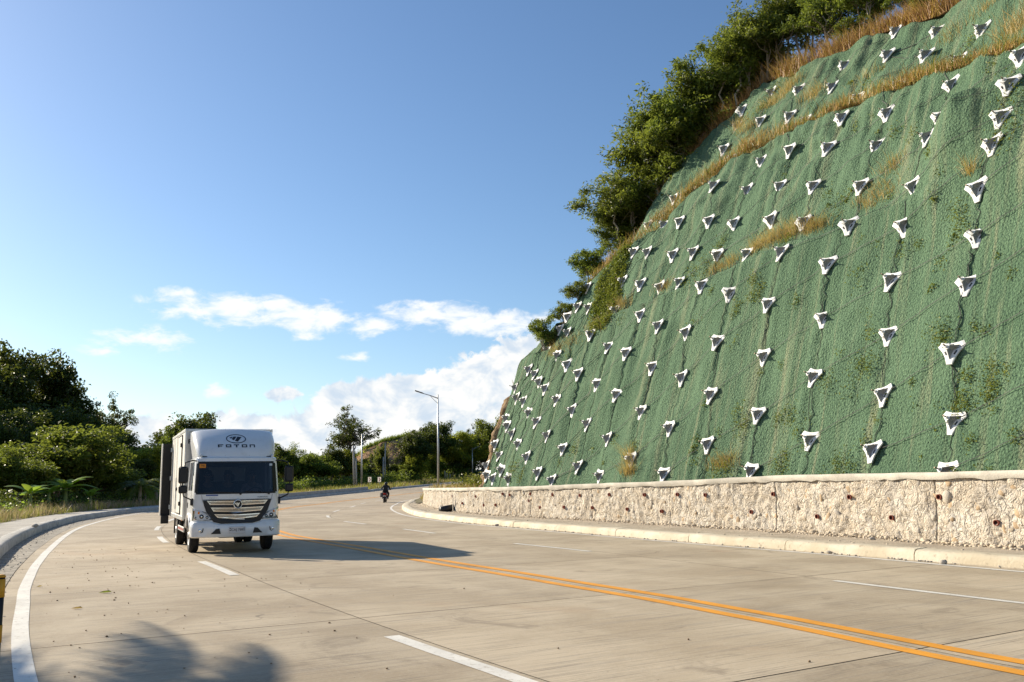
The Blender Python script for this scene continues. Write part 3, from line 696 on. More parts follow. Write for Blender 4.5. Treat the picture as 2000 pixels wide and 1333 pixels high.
def plate_mesh():
    mb = MB(); arms = []; RO, HW, RI = .362, .070, .172
    out = []
    for k in range(3):
        a = math.radians(-90 + 120 * k); ca, sa = math.cos(a), math.sin(a)
        out += [(RO * ca + HW * sa, RO * sa - HW * ca), (RO * ca - HW * sa, RO * sa + HW * ca)]
        m = math.radians(-30 + 120 * k); out += [(RI * 1.28 * math.cos(m - .42), RI * 1.28 * math.sin(m - .42)), (RI * 1.16 * math.cos(m), RI * 1.16 * math.sin(m)), (RI * 1.28 * math.cos(m + .42), RI * 1.28 * math.sin(m + .42))]
    ring = lambda s, z, lst: [(x * s, y * s, z) for x, y in lst]
    rings = [ring(1, 0, out), ring(1, .035, out), ring(.86, .045, out)]
    mb.loft(rings); flange = mb.mesh("plate", M_PLATE); mb = MB()
    # folded body: a three-pointed star whose ridges run from the arms up to a raised hub
    tipsT = [(.245 * math.cos(R(-90 + 120 * k)), .245 * math.sin(R(-90 + 120 * k)), .048) for k in range(3)]
    val = [(.062 * math.cos(R(-30 + 120 * k)), .062 * math.sin(R(-30 + 120 * k)), .044) for k in range(3)]
    hubp = [(.034 * math.cos(R(-90 + 60 * k)), .034 * math.sin(R(-90 + 60 * k)), .235) for k in range(6)]
    vv = tipsT + val + hubp; ff = [tuple(range(6, 12))]
    for k in range(3):
        ff += [(k, k + 3, 6 + (2 * k + 1) % 6), (k, 6 + (2 * k + 1) % 6, 6 + 2 * k), (k + 3, (k + 1) % 3, 6 + (2 * k + 2) % 6), (k + 3, 6 + (2 * k + 2) % 6, 6 + (2 * k + 1) % 6)]
    mb.add(vv, ff); return flange, mb.mesh("hub", plain("shade_grey_hub", (.27, .27, .268), .5, .0, .15, 9))  # white plate's hub coloured grey: the shade on its facets is painted in
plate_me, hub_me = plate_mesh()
def slot_mesh():
    mb = MB(); mb.box(-.052, .052, -.019, .019, .040, .050); return mb.mesh("slot", M_BLACK)
slot_me = slot_mesh()
rod_me = MB().cyl((0, 0, .15), (0, 0, .37), .017, .017, 8).mesh("rod", plain("rusty_steel", (.20, .15, .11), .6, .5))
nut_me = MB().cyl((0, 0, .222), (0, 0, .235), .072, .072, 12).cyl((0, 0, .235), (0, 0, .275), .042, .042, 6).mesh("nut", M_PLATE)
plates = []
for a in PLATES.split():
    x, y = map(int, a.split(',')); h_ = hit(x, y)
    if h_ is None or h_[1] > 30: continue
    th, z = h_; plates.append([th, min(z, float(top_t(th)) + .2), x, y])
for p in plates:
    p.append(min(range(17), key=lambda c_: abs(p[0] - COLS[c_] - .06 * max(p[1] - 9, 0))))
ORD = ["first", "second", "third", "fourth", "fifth", "sixth", "seventh", "eighth", "ninth", "tenth", "eleventh", "twelfth", "thirteenth", "fourteenth", "fifteenth", "sixteenth", "seventeenth"]
rs = random.Random(3); bycol = {}
for p in plates: bycol.setdefault(p[4], []).append(p)
for c_, lst in bycol.items():
    lst.sort(key=lambda p: p[1])
    for k, p in enumerate(lst):
        th, z = p[0], p[1]; P0 = Vector(mat_point(np.array([th]), np.array([z]), .0)[0]); nn = Vector(mat_normal(th, z))
        nr, tan = frame_at(th); nn = (nn + Vector((nr.x, nr.y, .3)) * .8).normalized()
        up = (Vector((0, 0, 1)) - nn * nn.z).normalized(); rt = up.cross(nn)
        nn = (nn + Vector((rs.uniform(-.13, .13), rs.uniform(-.13, .13), rs.uniform(-.13, .13)))).normalized(); up = (Vector((0, 0, 1)) - nn * nn.z).normalized(); rt = up.cross(nn); tilt = rs.uniform(-.2, .2); r2 = rt * math.cos(tilt) + up * math.sin(tilt); u2 = nn.cross(r2)
        o = empty("anchor_plate"); o.matrix_world = Matrix(((r2.x, u2.x, nn.x, P0.x), (r2.y, u2.y, nn.y, P0.y), (r2.z, u2.z, nn.z, P0.z), (0, 0, 0, 1))) @ Matrix.Translation((0, 0, .015))
        s_ = rs.uniform(.93, 1.05); o.scale = (s_, s_, s_)
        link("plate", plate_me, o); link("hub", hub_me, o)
        for kk in range(3):
            m = math.radians(-30 + 120 * kk + 60); sl = link("slot", slot_me, o); sl.location = (.0, 0, 0)
            m2 = math.radians(-30 + 120 * kk); sl.location = (.140 * math.cos(m2), .140 * math.sin(m2), 0); sl.rotation_euler = (0, 0, m2 + math.pi / 2)
        link("nut", nut_me, o); link("rod", rod_me, o)
        tag(o, "white anchor plate, %s up from the wall in the %s column from the right" % (ORD[k], ORD[c_]), "plate", "anchor plates on the green slope")
        p.append(P0); p.append(nn)
# dark lacing down each column of plates, and thin ropes strung between columns: parts of the mat
def cord(a, b, lift, wig, r, name, seed, sag=0.0):
    n = 10; pts = []; rr = random.Random(seed)
    for i in range(n + 1):
        f = i / n; th = a[0] + (b[0] - a[0]) * f; z = a[1] + (b[1] - a[1]) * f
        w = wig * math.sin(math.pi * f) * rr.uniform(-1, 1) if 0 < i < n else 0
        if lift is None:
            p = mat_point(np.array([th + w * .4]), np.array([z]), .02)[0]
        else:
            p = mat_point(np.array([th]), np.array([z]), lift)[0]
        pts.append(tuple(p))
    return adopt(MB().tube(pts, r, 4).build(name, M_WIRE), matr)
sd_ = 0
for c_, lst in bycol.items():
    prev = (lst[0][0] - .02, .9)
    for p in lst:
        sd_ += 1; far = p[0] > -20.5
        cord(prev, (p[0], p[1]), None, .10, .009 if not far else .013, "lacing_cord", sd_)
        if not far and sd_ % 2: cord((prev[0] + .04, prev[1]), (p[0] + .03, p[1]), None, .10, .008, "lacing_cord", sd_ + 900)
        prev = (p[0], p[1])
for p in plates:
    best = None
    for q_ in plates:
        if q_[4] != p[4] - 1: continue
        dz = q_[1] - p[1]
        if .25 < dz < 2.2 and (best is None or dz < best[1] - p[1]): best = q_
    if best is not None: sd_ += 1; cord((p[0], p[1]), (best[0], best[1]), .05, 0, .0075 if p[0] < -20.5 else .011, "steel_rope", sd_)
    elif p[4] == 0:
        sd_ += 1; cord((p[0], p[1]), (p[0] - 1.15, p[1] + .9), .05, 0, .0075, "steel_rope", sd_)

# ------------------------------------------------------------------ blades and leaves (numpy)
RNG = np.random.default_rng(5)
def blades(P, h, w, lean=.35, wind=(0, 0, 0), seed=1):
    """bent two-piece blades at points P with heights h; returns V, quads, tris"""
    rg = np.random.default_rng(seed); N = len(P); a = rg.uniform(0, 2 * np.pi, N); l = lean * rg.random(N) * h
    dirv = np.stack([np.cos(a), np.sin(a), np.zeros(N)], -1); b = rg.uniform(0, np.pi, N); side = np.stack([np.cos(b), np.sin(b), np.zeros(N)], -1) * (w / 2)[:, None]
    wv = np.array(wind)[None, :] * h[:, None]; up = np.array([0, 0, 1.0])
    mid = P + up * (h * .55)[:, None] + dirv * (l * .35)[:, None] + wv * .3; tip = P + up * h[:, None] + dirv * l[:, None] + wv
    V = np.stack([P - side, P + side, mid + side * .75, mid - side * .75, tip], 1).reshape(-1, 3); i = np.arange(N) * 5
    return V, np.stack([i, i + 1, i + 2, i + 3], 1), np.stack([i + 3, i + 2, i + 4], 1)
def leaves(P, size, aspect=.5, seed=1, up=.45, outdir=None):
    """one bent diamond leaf per point"""
    rg = np.random.default_rng(seed); N = len(P)
    d = rg.normal(size=(N, 3)); d[:, 2] *= .6
    if outdir is not None: d = d + outdir * .8
    d /= np.linalg.norm(d, axis=1)[:, None]
    nrm = rg.normal(size=(N, 3)); nrm[:, 2] += up * 3; s = np.cross(d, nrm); s /= (np.linalg.norm(s, axis=1)[:, None] + 1e-9)
    L = size * rg.uniform(.6, 1.35, N); W = L * aspect
    a = P - d * (L / 2)[:, None]; b = P + d * (L / 2)[:, None]; c_ = P + s * (W / 2)[:, None]; e = P - s * (W / 2)[:, None]
    bend = np.cross(s, d) * (L * .12)[:, None]
    V = np.stack([a - bend, c_ + bend * .4, b - bend, e + bend * .4], 1).reshape(-1, 3); i = np.arange(N) * 4
    return V, np.stack([i, i + 1, i + 2, i + 3], 1)
def stuff_blades(name, P, h, w, mat, label, cat, lean=.35, wind=(0, 0, 0), seed=1):
    V, q, t = blades(np.asarray(P), np.asarray(h), np.asarray(w), lean, wind, seed)
    o = link(name, mesh_np(name, V, [q, t], mat)); return tag(o, label, cat, kind="stuff")

# dry grass on the upper bench
N = 26000; th = RNG.uniform(-33, -18.6, N); dens = vnoise(np.stack([th * 3.0, th * 0, th * 0], -1), 61); 
dens = dens + .6 * vnoise(np.stack([th * 8.0, th * 0, th * 0 + 4], -1), 62); keep = RNG.random(N) < (.52 + .55 * dens); th = th[keep]; N = len(th)
u = RNG.random(N); zb = zB_t(th); ok = zb < top_t(th) - .2; th = th[ok]; u = u[ok]; zb = zb[ok]; N = len(th)
s0 = S1 * (zA_t(th) - 1) + bA_t(th) + S2 * (zb - zA_t(th))
P = PT(th, L_WALL(th) - 1.0 - s0 - u * (B2 + .25) + .12, zb + .10 + .20 * u + .05 * RNG.normal(size=N))
h = .22 + .42 * RNG.random(N) ** 1.6 + .30 * np.clip(vnoise(P * .9, 7), -.6, 1); w = np.full(N, .030); th_b = th
stuff_blades("bench_grass", P, np.clip(h, .15, 1.2), w * .6, L_DRY, "band of golden dry grass along the upper bench of the slope", "grass", 1.1, (.10, -.05, 0), 2)
N = 3500; i_ = RNG.choice(len(P), N); stuff_blades("bench_weeds", P[i_] + RNG.normal(0, .06, (N, 3)), RNG.uniform(.15, .55, N), np.full(N, .022), L_WEED, "green weeds mixed into the dry grass of the upper bench", "weeds", 1.2, (.05, 0, 0), 12)
# tall dry grass along the top edge
N = 26000; th = RNG.uniform(-34, -17.0, N); d = np.abs(RNG.normal(0, .85, N)); hh = np.array([hill_top_point(a, b + .12) for a, b in zip(th, d)])
dn = vnoise(np.stack([th * 2.1, d * .4, th * 0], -1), 63); keep = RNG.random(N) < .62 + .5 * dn; hh = hh[keep]; N = len(hh); thk = th[keep]
h = (.42 + .45 * RNG.random(N) + .35 * np.clip(vnoise(hh * .5, 9), -.7, 1)) * np.interp(thk, [-34, -22, -19, -17], [1.25, 1.1, .75, .45])
stuff_blades("hilltop_grass", hh, np.clip(h, .2, 1.7), np.full(N, .022), L_DRY, "tall golden dry grass fringing the top of the green slope", "grass", 1.0, (-.12, .02, 0), 3)
# thin, broken tufts on the lower bench and scattered over the upper mat
Ps = []; hs_ = []
for x, y, n_, sp, hh_ in [(1590, 452, 260, .35, .5), (1545, 462, 300, .4, .55), (1500, 478, 240, .4, .5), (1480, 490, 160, .3, .45), (1425, 515, 140, .3, .4), (1400, 530, 200, .35, .35), (1290, 565, 120, .3, .4), (1215, 600, 160, .3, .5), (1200, 602, 120, .3, .45), (1690, 400, 90, .3, .35), (1725, 385, 120, .35, .35), (1745, 330, 120, .35, .45), (1715, 372, 120, .35, .3), (1895, 345, 70, .12, .6), (1700, 405, 80, .25, .3), (1540, 180, 260, .5, .6), (1590, 190, 200, .4, .5), (1500, 205, 160, .4, .5), (1460, 255, 160, .4, .5), (1440, 250, 120, .3, .6), (1700, 150, 100, .4, .4), (1860, 70, 120, .4, .5), (1990, 60, 250, .5, .7), (1925, 25, 80, .3, .4), (1232, 905, 170, .16, .75), (1230, 930, 200, .25, .6), (1400, 915, 160, .35, .4), (1420, 905, 120, .3, .45), (1160, 640, 220, .5, .35), (1110, 672, 200, .5, .3), (1080, 690, 200, .4, .35)]:
    hp = hit(x, y)
    if hp is None: continue
    t_ = hp[0] + RNG.normal(0, sp / 2.46, n_); z_ = hp[1] + RNG.normal(0, sp * .35, n_); Ps.append(mat_point(t_, z_, -.03)); hs_.append(hh_ * RNG.uniform(.5, 1.2, n_))
P = np.concatenate(Ps); h = np.concatenate(hs_)
stuff_blades("mat_grass", P, h, np.full(len(P), .014), L_PALEDRY, "thin dry grass tufts growing through the green mat", "grass", 1.4, (-.1, -.05, 0), 4)
# green weeds through the mat
Ps = []; sz = []; rs = random.Random(8)
wl = [(1680, 725, 130, .22), (1700, 715, 120, .2), (1625, 748, 80, .18), (1545, 812, 120, .2), (1520, 815, 60, .15), (1452, 832, 150, .22), (1445, 800, 60, .15), (1640, 908, 140, .22), (1660, 915, 100, .2), (1890, 735, 90, .14), (1935, 720, 90, .15), (1940, 755, 110, .15), (1932, 770, 90, .15), (1885, 790, 140, .2), (1880, 782, 110, .2), (1690, 865, 50, .12), (1560, 845, 50, .12), (1480, 545, 110, .16), (1487, 570, 150, .18), (1475, 578, 80, .14), (1870, 420, 110, .2), (1880, 448, 90, .18), (1645, 395, 80, .2), (1840, 655, 130, .2), (1850, 660, 90, .15), (1365, 862, 60, .12), (1357, 880, 60, .1), (1400, 930, 160, .3), (1420, 925, 160, .3), (1530, 900, 120, .22), (1525, 910, 90, .2), (1240, 876, 80, .14), (1120, 878, 60, .16), (1700, 650, 60, .15), (1760, 480, 60, .18), (1790, 470, 50, .12), (1835, 510, 40, .12), (1680, 540, 60, .2), (1560, 590, 60, .12), (1445, 600, 60, .15), (1440, 612, 60, .12), (1755, 260, 60, .15), (1790, 265, 60, .15), (1620, 380, 50, .15), (1960, 280, 80, .2), (1980, 250, 120, .3), (1990, 190, 120, .3), (1905, 75, 120, .25), (1490, 210, 160, .3), (1520, 170, 120, .3), (1690, 175, 110, .25), (1380, 520, 160, .35), (1350, 540, 120, .3), (1545, 470, 160, .2), (1415, 470, 90, .18), (1405, 485, 80, .15), (975, 885, 80, .15), (1005, 930, 60, .15), (1013, 915, 90, .2), (1020, 935, 80, .2)]
for i in range(120):
    wl.append((rs.uniform(1000, 2000), rs.uniform(80, 930), rs.randint(8, 34), rs.uniform(.05, .16)))
for x, y, n_, sp in wl:
    hp = hit(x, y)
    if hp is None or hp[1] > float(top_t(hp[0])) - .15 or hp[0] > TH_END - .1: continue
    t_ = hp[0] + RNG.normal(0, sp / 2.46, n_); z_ = hp[1] + RNG.normal(0, sp, n_); Ps.append(mat_point(t_, z_, 0) + np.array([-.75, -.35, .2]) * np.abs(RNG.normal(0, sp * .7, n_))[:, None]); sz.append(np.full(n_, .075))
P = np.concatenate(Ps); V, q = leaves(P, np.concatenate(sz), .38, 6)
tag(link("mat_weeds", mesh_np("mat_weeds", V, [q], L_WEED)), "small green weeds sprouting all over the green mat", "weeds", kind="stuff")
# creeper patch left of the lower bench
poly = [(1232, 470), (1215, 490), (1190, 525), (1172, 570), (1158, 610), (1152, 650), (1180, 635), (1205, 600), (1212, 560), (1225, 520)]
def inpoly(x, y, pl):
    c_ = False; j = len(pl) - 1
    for i in range(len(pl)):
        if (pl[i][1] > y) != (pl[j][1] > y) and x < (pl[j][0] - pl[i][0]) * (y - pl[i][1]) / (pl[j][1] - pl[i][1]) + pl[i][0]: c_ = not c_
        j = i
    return c_
Ps = []
while len(Ps) < 420:
    x, y = rs.uniform(1145, 1240), rs.uniform(465, 655)
    if not inpoly(x, y, poly): continue
    hp = hit(x, y)
    if hp: Ps.append(hp)
Ps = np.array(Ps); Pc = np.repeat(Ps, 22, 0); nn_ = len(Pc)
P = mat_point(Pc[:, 0] + RNG.normal(0, .05, nn_), Pc[:, 1] + RNG.normal(0, .14, nn_), .02) + np.array([-.8, -.3, .25]) * np.abs(RNG.normal(0, .10, nn_))[:, None]
V, q = leaves(P, np.full(nn_, .085), .6, 7)
tag(link("creeper", mesh_np("creeper", V, [q], L_WEED)), "yellow green creeper hanging over the left part of the green mat", "creeper", kind="stuff")

# ------------------------------------------------------------------ trees
def branch_path(p0, p1, rg, wob=.12, n=5, sag=0.0):
    p0, p1 = np.array(p0, float), np.array(p1, float); L = np.linalg.norm(p1 - p0); pts = []
    for i in range(n + 1):
        f = i / n; p = p0 + (p1 - p0) * f
        if 0 < i < n: p = p + rg.normal(0, wob * L * .25, 3) * np.array([1, 1, .5])
        p[2] += sag * math.sin(math.pi * f) * L; pts.append(p)
    return pts
def make_tree(name, seed, h, rx, rz, cz, leafmat_, bark, n_limb=9, n_sub=5, n_leaf=9000, leaf=.16, aspect=.5, clump=.42, flat=.6, trunk_r=.16, stems=1, splay=.2, hollow=.35, droop=0.0, trunk_frac=.55, lopside=(0, 0)):
    """trunk (with limbs) and crown meshes; crown is thousands of leaves in clumps round the twig ends"""
    rg = np.random.default_rng(seed); mb = MB(); tips = []; wts = []
    for s_ in range(stems):
        a0 = rg.uniform(0, 2 * np.pi); base = np.array([math.cos(a0), math.sin(a0), 0]) * (.05 * s_ + .02) * (stems > 1) * 3
        tt = np.array([math.cos(a0) * splay * h, math.sin(a0) * splay * h, h * trunk_frac * rg.uniform(.85, 1.15)]) if stems > 1 else np.array([rg.normal(0, .03 * h), rg.normal(0, .03 * h), h * trunk_frac])
        tp = branch_path(base, tt, rg, .10, 7); r0 = trunk_r / math.sqrt(stems)
        mb.tube([tuple(p) for p in tp], [r0 * (1.25 - .75 * i / 7) if i else r0 * 1.5 for i in range(8)], 7 if stems == 1 else 5)
        for k in range(max(2, n_limb // stems)):
            f = rg.uniform(.45, 1.0); i0 = min(6, int(f * 7)); p0 = tp[i0] + (tp[i0 + 1] - tp[i0]) * (f * 7 - i0 if i0 < 6 else .9)
            a = rg.uniform(0, 2 * np.pi); el_ = rg.uniform(-.55, 1.0); rad = rg.uniform(.55, 1.0)
            e = np.array([rx * math.cos(a) * math.cos(el_) * rad + tt[0] * .5 + lopside[0], rx * math.sin(a) * math.cos(el_) * rad + tt[1] * .5 + lopside[1], cz * h + rz * math.sin(el_) * rad * (1 if el_ > 0 else .8)])
            lp = branch_path(p0, e, rg, .22, 5, .06); r1 = r0 * .42
            mb.tube([tuple(p) for p in lp], [r1 * (1 - .7 * j / 5) for j in range(6)], 5)
            for m in range(n_sub):
                j = rg.integers(2, 6); q0 = lp[j]; dv = rg.normal(size=3); dv[2] = abs(dv[2]) * .5 - droop; dv /= np.linalg.norm(dv)
                q1 = q0 + dv * rx * rg.uniform(.22, .48); tw_ = branch_path(q0, q1, rg, .2, 3)
                mb.tube([tuple(p) for p in tw_], [r1 * .34, r1 * .26, r1 * .2, r1 * .1], 4, False)
                for tpt in (tw_[2], tw_[3]): tips.append(tpt); wts.append(rg.uniform(.4, 1.3))
            tips.append(lp[5]); wts.append(1.0)
    tips = np.array(tips); wts = np.array(wts); wts /= wts.sum()
    idx = rg.choice(len(tips), n_leaf, p=wts); csz = rg.uniform(.6, 1.3, len(tips))[idx]
    off = rg.normal(size=(n_leaf, 3)); off /= (np.linalg.norm(off, axis=1)[:, None] + 1e-9); off *= (rg.random(n_leaf) ** hollow)[:, None] * (clump * csz)[:, None]
    off[:, 2] *= flat
    P = tips[idx] + off; V, q = leaves(P, np.full(n_leaf, leaf), aspect, seed + 5, .5, off / clump)
    return mb.mesh(name + "_trunk", bark), mesh_np(name + "_crown", V, [q], leafmat_)
TREE = {
    'broad': make_tree('broad', 11, 8.5, 3.2, 3.6, .56, L_DARK, M_BARK, 20, 7, 26000, .23, .52, .70, .8, .2, trunk_frac=.5),
    'round': make_tree('round', 12, 6.0, 2.3, 2.7, .52, L_DARK, M_BARK, 18, 7, 20000, .20, .55, .56, .85, .15, trunk_frac=.45),
    'airy': make_tree('airy', 13, 9.0, 3.2, 3.0, .62, L_DARK, M_BARK, 14, 6, 10000, .22, .5, .52, .6, .18, trunk_frac=.55),
    'mid': make_tree('mid', 14, 5.0, 2.2, 2.3, .5, L_MID, M_BARK, 17, 7, 18000, .19, .5, .52, .85, .12, trunk_frac=.4),
    'mid2': make_tree('mid2', 15, 5.5, 2.0, 2.6, .5, L_MID, M_BARK, 17, 7, 17000, .20, .45, .54, .9, .12, trunk_frac=.4),
    'yellow': make_tree('yellow', 16, 5.0, 2.2, 2.3, .48, L_YEL, M_BARK, 17, 7, 18000, .20, .42, .52, .9, .12, trunk_frac=.38),
    'yellow2': make_tree('yellow2', 17, 6.0, 1.9, 2.9, .5, L_YEL, M_BARK, 17, 7, 17000, .2, .4, .52, .95, .12, trunk_frac=.42),
    'tall': make_tree('tall', 18, 11.0, 3.6, 4.4, .6, L_DARK, M_BARK, 20, 6, 7500, .26, .5, .52, .75, .24, trunk_frac=.6),
    'feather': make_tree('feather', 19, 4.6, 1.9, 1.9, .58, L_HILL, M_BARKPALE, 24, 8, 12500, .20, .30, .40, .75, .13, stems=4, splay=.17, droop=.1, hollow=.6),
    'feather2': make_tree('feather2', 20, 4.8, 1.75, 2.1, .56, L_HILL, M_BARKPALE, 24, 8, 12500, .20, .30, .40, .8, .13, stems=5, splay=.14, droop=.1, hollow=.6),
    'feather3': make_tree('feather3', 22, 3.6, 1.5, 1.6, .5, L_HILL, M_BARKPALE, 16, 6, 7000, .16, .34, .34, .8, .09, stems=3, splay=.18, droop=.1, hollow=.6),
}
TREE_H = {}
for k, (a_, b_) in TREE.items():                          # measured crown tops
    z = np.empty(len(b_.vertices) * 3, np.float32); b_.vertices.foreach_get("co", z); TREE_H[k] = float(np.percentile(z.reshape(-1, 3)[:, 2], 99.7))
def tree(name, kind, label, loc, s, rz=0.0, group=None, tilt=(0, 0), sx=1.0, cat="tree"):
    t, c_ = TREE[kind]; o = empty(name, tuple(float(q_) for q_ in loc), rz); o.rotation_euler = (tilt[0], tilt[1], rz); o.scale = (s * sx, s * sx, s)
    link("trunk", t, o); link("crown", c_, o); return tag(o, label, cat, group)
def project(P):
    q_ = np.asarray(P, float) - np.array([0, 0, CH]); d = q_[0] * _r + q_[1] * _f + q_[2] * _n
    return 1000 + F_PX * d[0] / d[2], 666.5 - F_PX * d[1] / d[2]
def spot(x, depth, dz=0.0, minoff=11.5):
    """ground point at a given distance along the sight line of pixel column x"""
    d = ray(x, 950); d = d / d[1]
    while pol(d[0] * depth, depth)[1] < minoff: depth += 1.0
    X, Y = d[0] * depth, depth; th, off = pol(X, Y)
    return np.array([X, Y, float(gz(Y)) + ground_z(th, off) + dz]), depth
def height_for(x, depth, ytop, z0):
    d = ray(x, ytop); d = d / d[1]; return CH + d[2] * depth - z0
def treepx(name, kind, label, x, depth, ytop, rz=0.0, group=None, sx=1.0, dz=-.1, cat="tree", minoff=15.0):
    p, depth = spot(x, depth, dz, minoff); H = height_for(x, depth, ytop, p[2]); return tree(name, kind, label, p, H / TREE_H[kind], rz, group, (0, 0), sx, cat)
GH = "trees along the top of the slope"
def hilltree(kind, label, x, y, ytop, back, rz, lean=0.0, sx=1.0):
    best = None
    for th in np.arange(-33, -15, .05):
        p = hill_top_point(th, back); u, w_ = project(p); e = (u - x) ** 2 + .3 * (w_ - y) ** 2
        if best is None or e < best[0]: best = (e, th, p)
    th, p = best[1], best[2]; H = height_for(x, p[1], ytop, p[2])
    return tree("hilltop_tree", kind, label, p - np.array([0, 0, .1]), max(.5, H / TREE_H[kind]), rz, GH, (0, -lean), sx)
hilltree('feather3', "small feathery bush on the slope's left edge just above the tall cloud", 1066, 690, 612, .4, .4, .1, .7)
hilltree('feather3', "low spreading shrub below the hilltop trees, left of the green creeper", 1130, 596, 540, .5, 1.4, .3, 1.1)
hilltree('feather', "leafy tree lowest of the hilltop row, over the creeper patch", 1190, 505, 425, 1.0, 2.2, .25, 1.15)
hilltree('feather2', "second tree up the hilltop row with pale slanting stems", 1232, 455, 345, 1.0, .6, .2, 1.1)
hilltree('feather', "third tree up the hilltop row, crown leaning out to the left", 1262, 418, 285, 1.6, 3.3, .2, 1.0)
hilltree('feather2', "fourth tree up the hilltop row, dense and wide over tall dry grass", 1300, 370, 195, 1.4, 5.0, .2, 1.0)
hilltree('feather', "fifth tree up the hilltop row, dark crown against blue sky", 1345, 310, 140, 1.6, 4.2, .12, 1.0)
hilltree('feather2', "sixth tree up the hilltop row with thin pale trunks showing", 1405, 250, 90, 1.2, 1.1, .1, .95)
hilltree('feather2', "tall thin-stemmed tree on the hilltop with the highest outline in open sky", 1455, 195, 25, 1.0, 2.6, .1, .8)
hilltree('feather', "hilltop tree with bare white stems behind orange dry grass", 1505, 160, 5, 1.6, .2, .1, .9)
hilltree('feather2', "hilltop tree cut by the picture's top edge, left of the bright green bush", 1570, 145, -60, 2.2, 1.9, 0, .8)
hilltree('feather', "bright green bushy tree at the top edge above the green slope", 1640, 105, -50, 1.8, 3.9, 0, .9)
hilltree('feather2', "hilltop tree above the topmost left corner of the mat", 1700, 72, -70, 1.6, 5.5, 0, .8)
hilltree('feather', "rightmost hilltop tree, mostly above the picture", 1775, 48, -60, 1.8, .9, 0, .8)
for kd_, x_, y_, yt_, bk_, rz_, lab_ in [('feather3', 1098, 648, 588, .5, 2.0, "bush between the two lowest shrubs on the slope's left edge"), ('feather3', 1158, 545, 478, .6, .7, "bush just under the lowest tree of the hilltop row"), ('feather2', 1212, 482, 392, 1.3, 4.0, "slim tree between the first and second of the hilltop row"), ('feather', 1250, 432, 318, 2.2, 5.6, "tree set back behind the second and third of the hilltop row"), ('feather2', 1282, 392, 240, 2.6, 1.5, "tree set back behind the third and fourth of the hilltop row"), ('feather', 1325, 335, 168, 2.4, .1, "tree set back between the fourth and fifth of the hilltop row"), ('feather', 1378, 280, 112, 2.4, 2.4, "tree set back between the fifth and sixth of the hilltop row"), ('feather2', 1432, 222, 62, 2.2, 3.7, "tree set back left of the tallest thin-stemmed hilltop tree")]:
    hilltree(kd_, lab_, x_, y_, yt_, bk_, rz_, .12, .95)
hilltree('feather3', "yellowing bush at the mat's upper edge under the hilltop trees", 1665, 88, 30, .8, .9, 0, .9)
hilltree('feather3', "yellowing bush on the upper mat edge near the picture's top", 1800, 42, -5, .8, 2.9, 0, .9)

GL = "trees of the dark wood on the left"
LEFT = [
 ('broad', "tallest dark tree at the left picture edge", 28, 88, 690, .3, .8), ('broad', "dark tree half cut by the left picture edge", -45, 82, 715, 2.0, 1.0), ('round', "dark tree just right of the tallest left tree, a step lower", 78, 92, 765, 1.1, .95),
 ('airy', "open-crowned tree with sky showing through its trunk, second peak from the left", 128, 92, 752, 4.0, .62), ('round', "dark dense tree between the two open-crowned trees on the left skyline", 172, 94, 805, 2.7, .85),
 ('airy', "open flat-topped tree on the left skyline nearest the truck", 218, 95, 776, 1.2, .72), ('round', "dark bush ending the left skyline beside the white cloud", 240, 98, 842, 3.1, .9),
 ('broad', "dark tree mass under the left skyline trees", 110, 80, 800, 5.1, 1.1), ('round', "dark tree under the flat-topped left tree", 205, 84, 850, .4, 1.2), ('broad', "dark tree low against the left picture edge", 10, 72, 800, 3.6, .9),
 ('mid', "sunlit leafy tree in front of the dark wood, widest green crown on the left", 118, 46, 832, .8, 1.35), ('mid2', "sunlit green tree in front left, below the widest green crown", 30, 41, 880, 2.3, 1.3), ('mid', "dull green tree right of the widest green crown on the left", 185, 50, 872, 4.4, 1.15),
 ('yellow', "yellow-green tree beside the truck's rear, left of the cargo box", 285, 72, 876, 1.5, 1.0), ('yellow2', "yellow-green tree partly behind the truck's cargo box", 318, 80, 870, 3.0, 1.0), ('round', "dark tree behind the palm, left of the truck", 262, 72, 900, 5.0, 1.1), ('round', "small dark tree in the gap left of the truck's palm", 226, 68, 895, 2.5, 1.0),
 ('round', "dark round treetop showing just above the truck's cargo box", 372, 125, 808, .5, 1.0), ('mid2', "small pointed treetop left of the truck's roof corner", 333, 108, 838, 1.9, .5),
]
for kind, lab, x, dpt, yt, rz, sx in LEFT: treepx("broadleaf_tree", kind, lab, x, dpt, yt, rz, GL, sx)
GB = "trees beyond the far side of the bend"
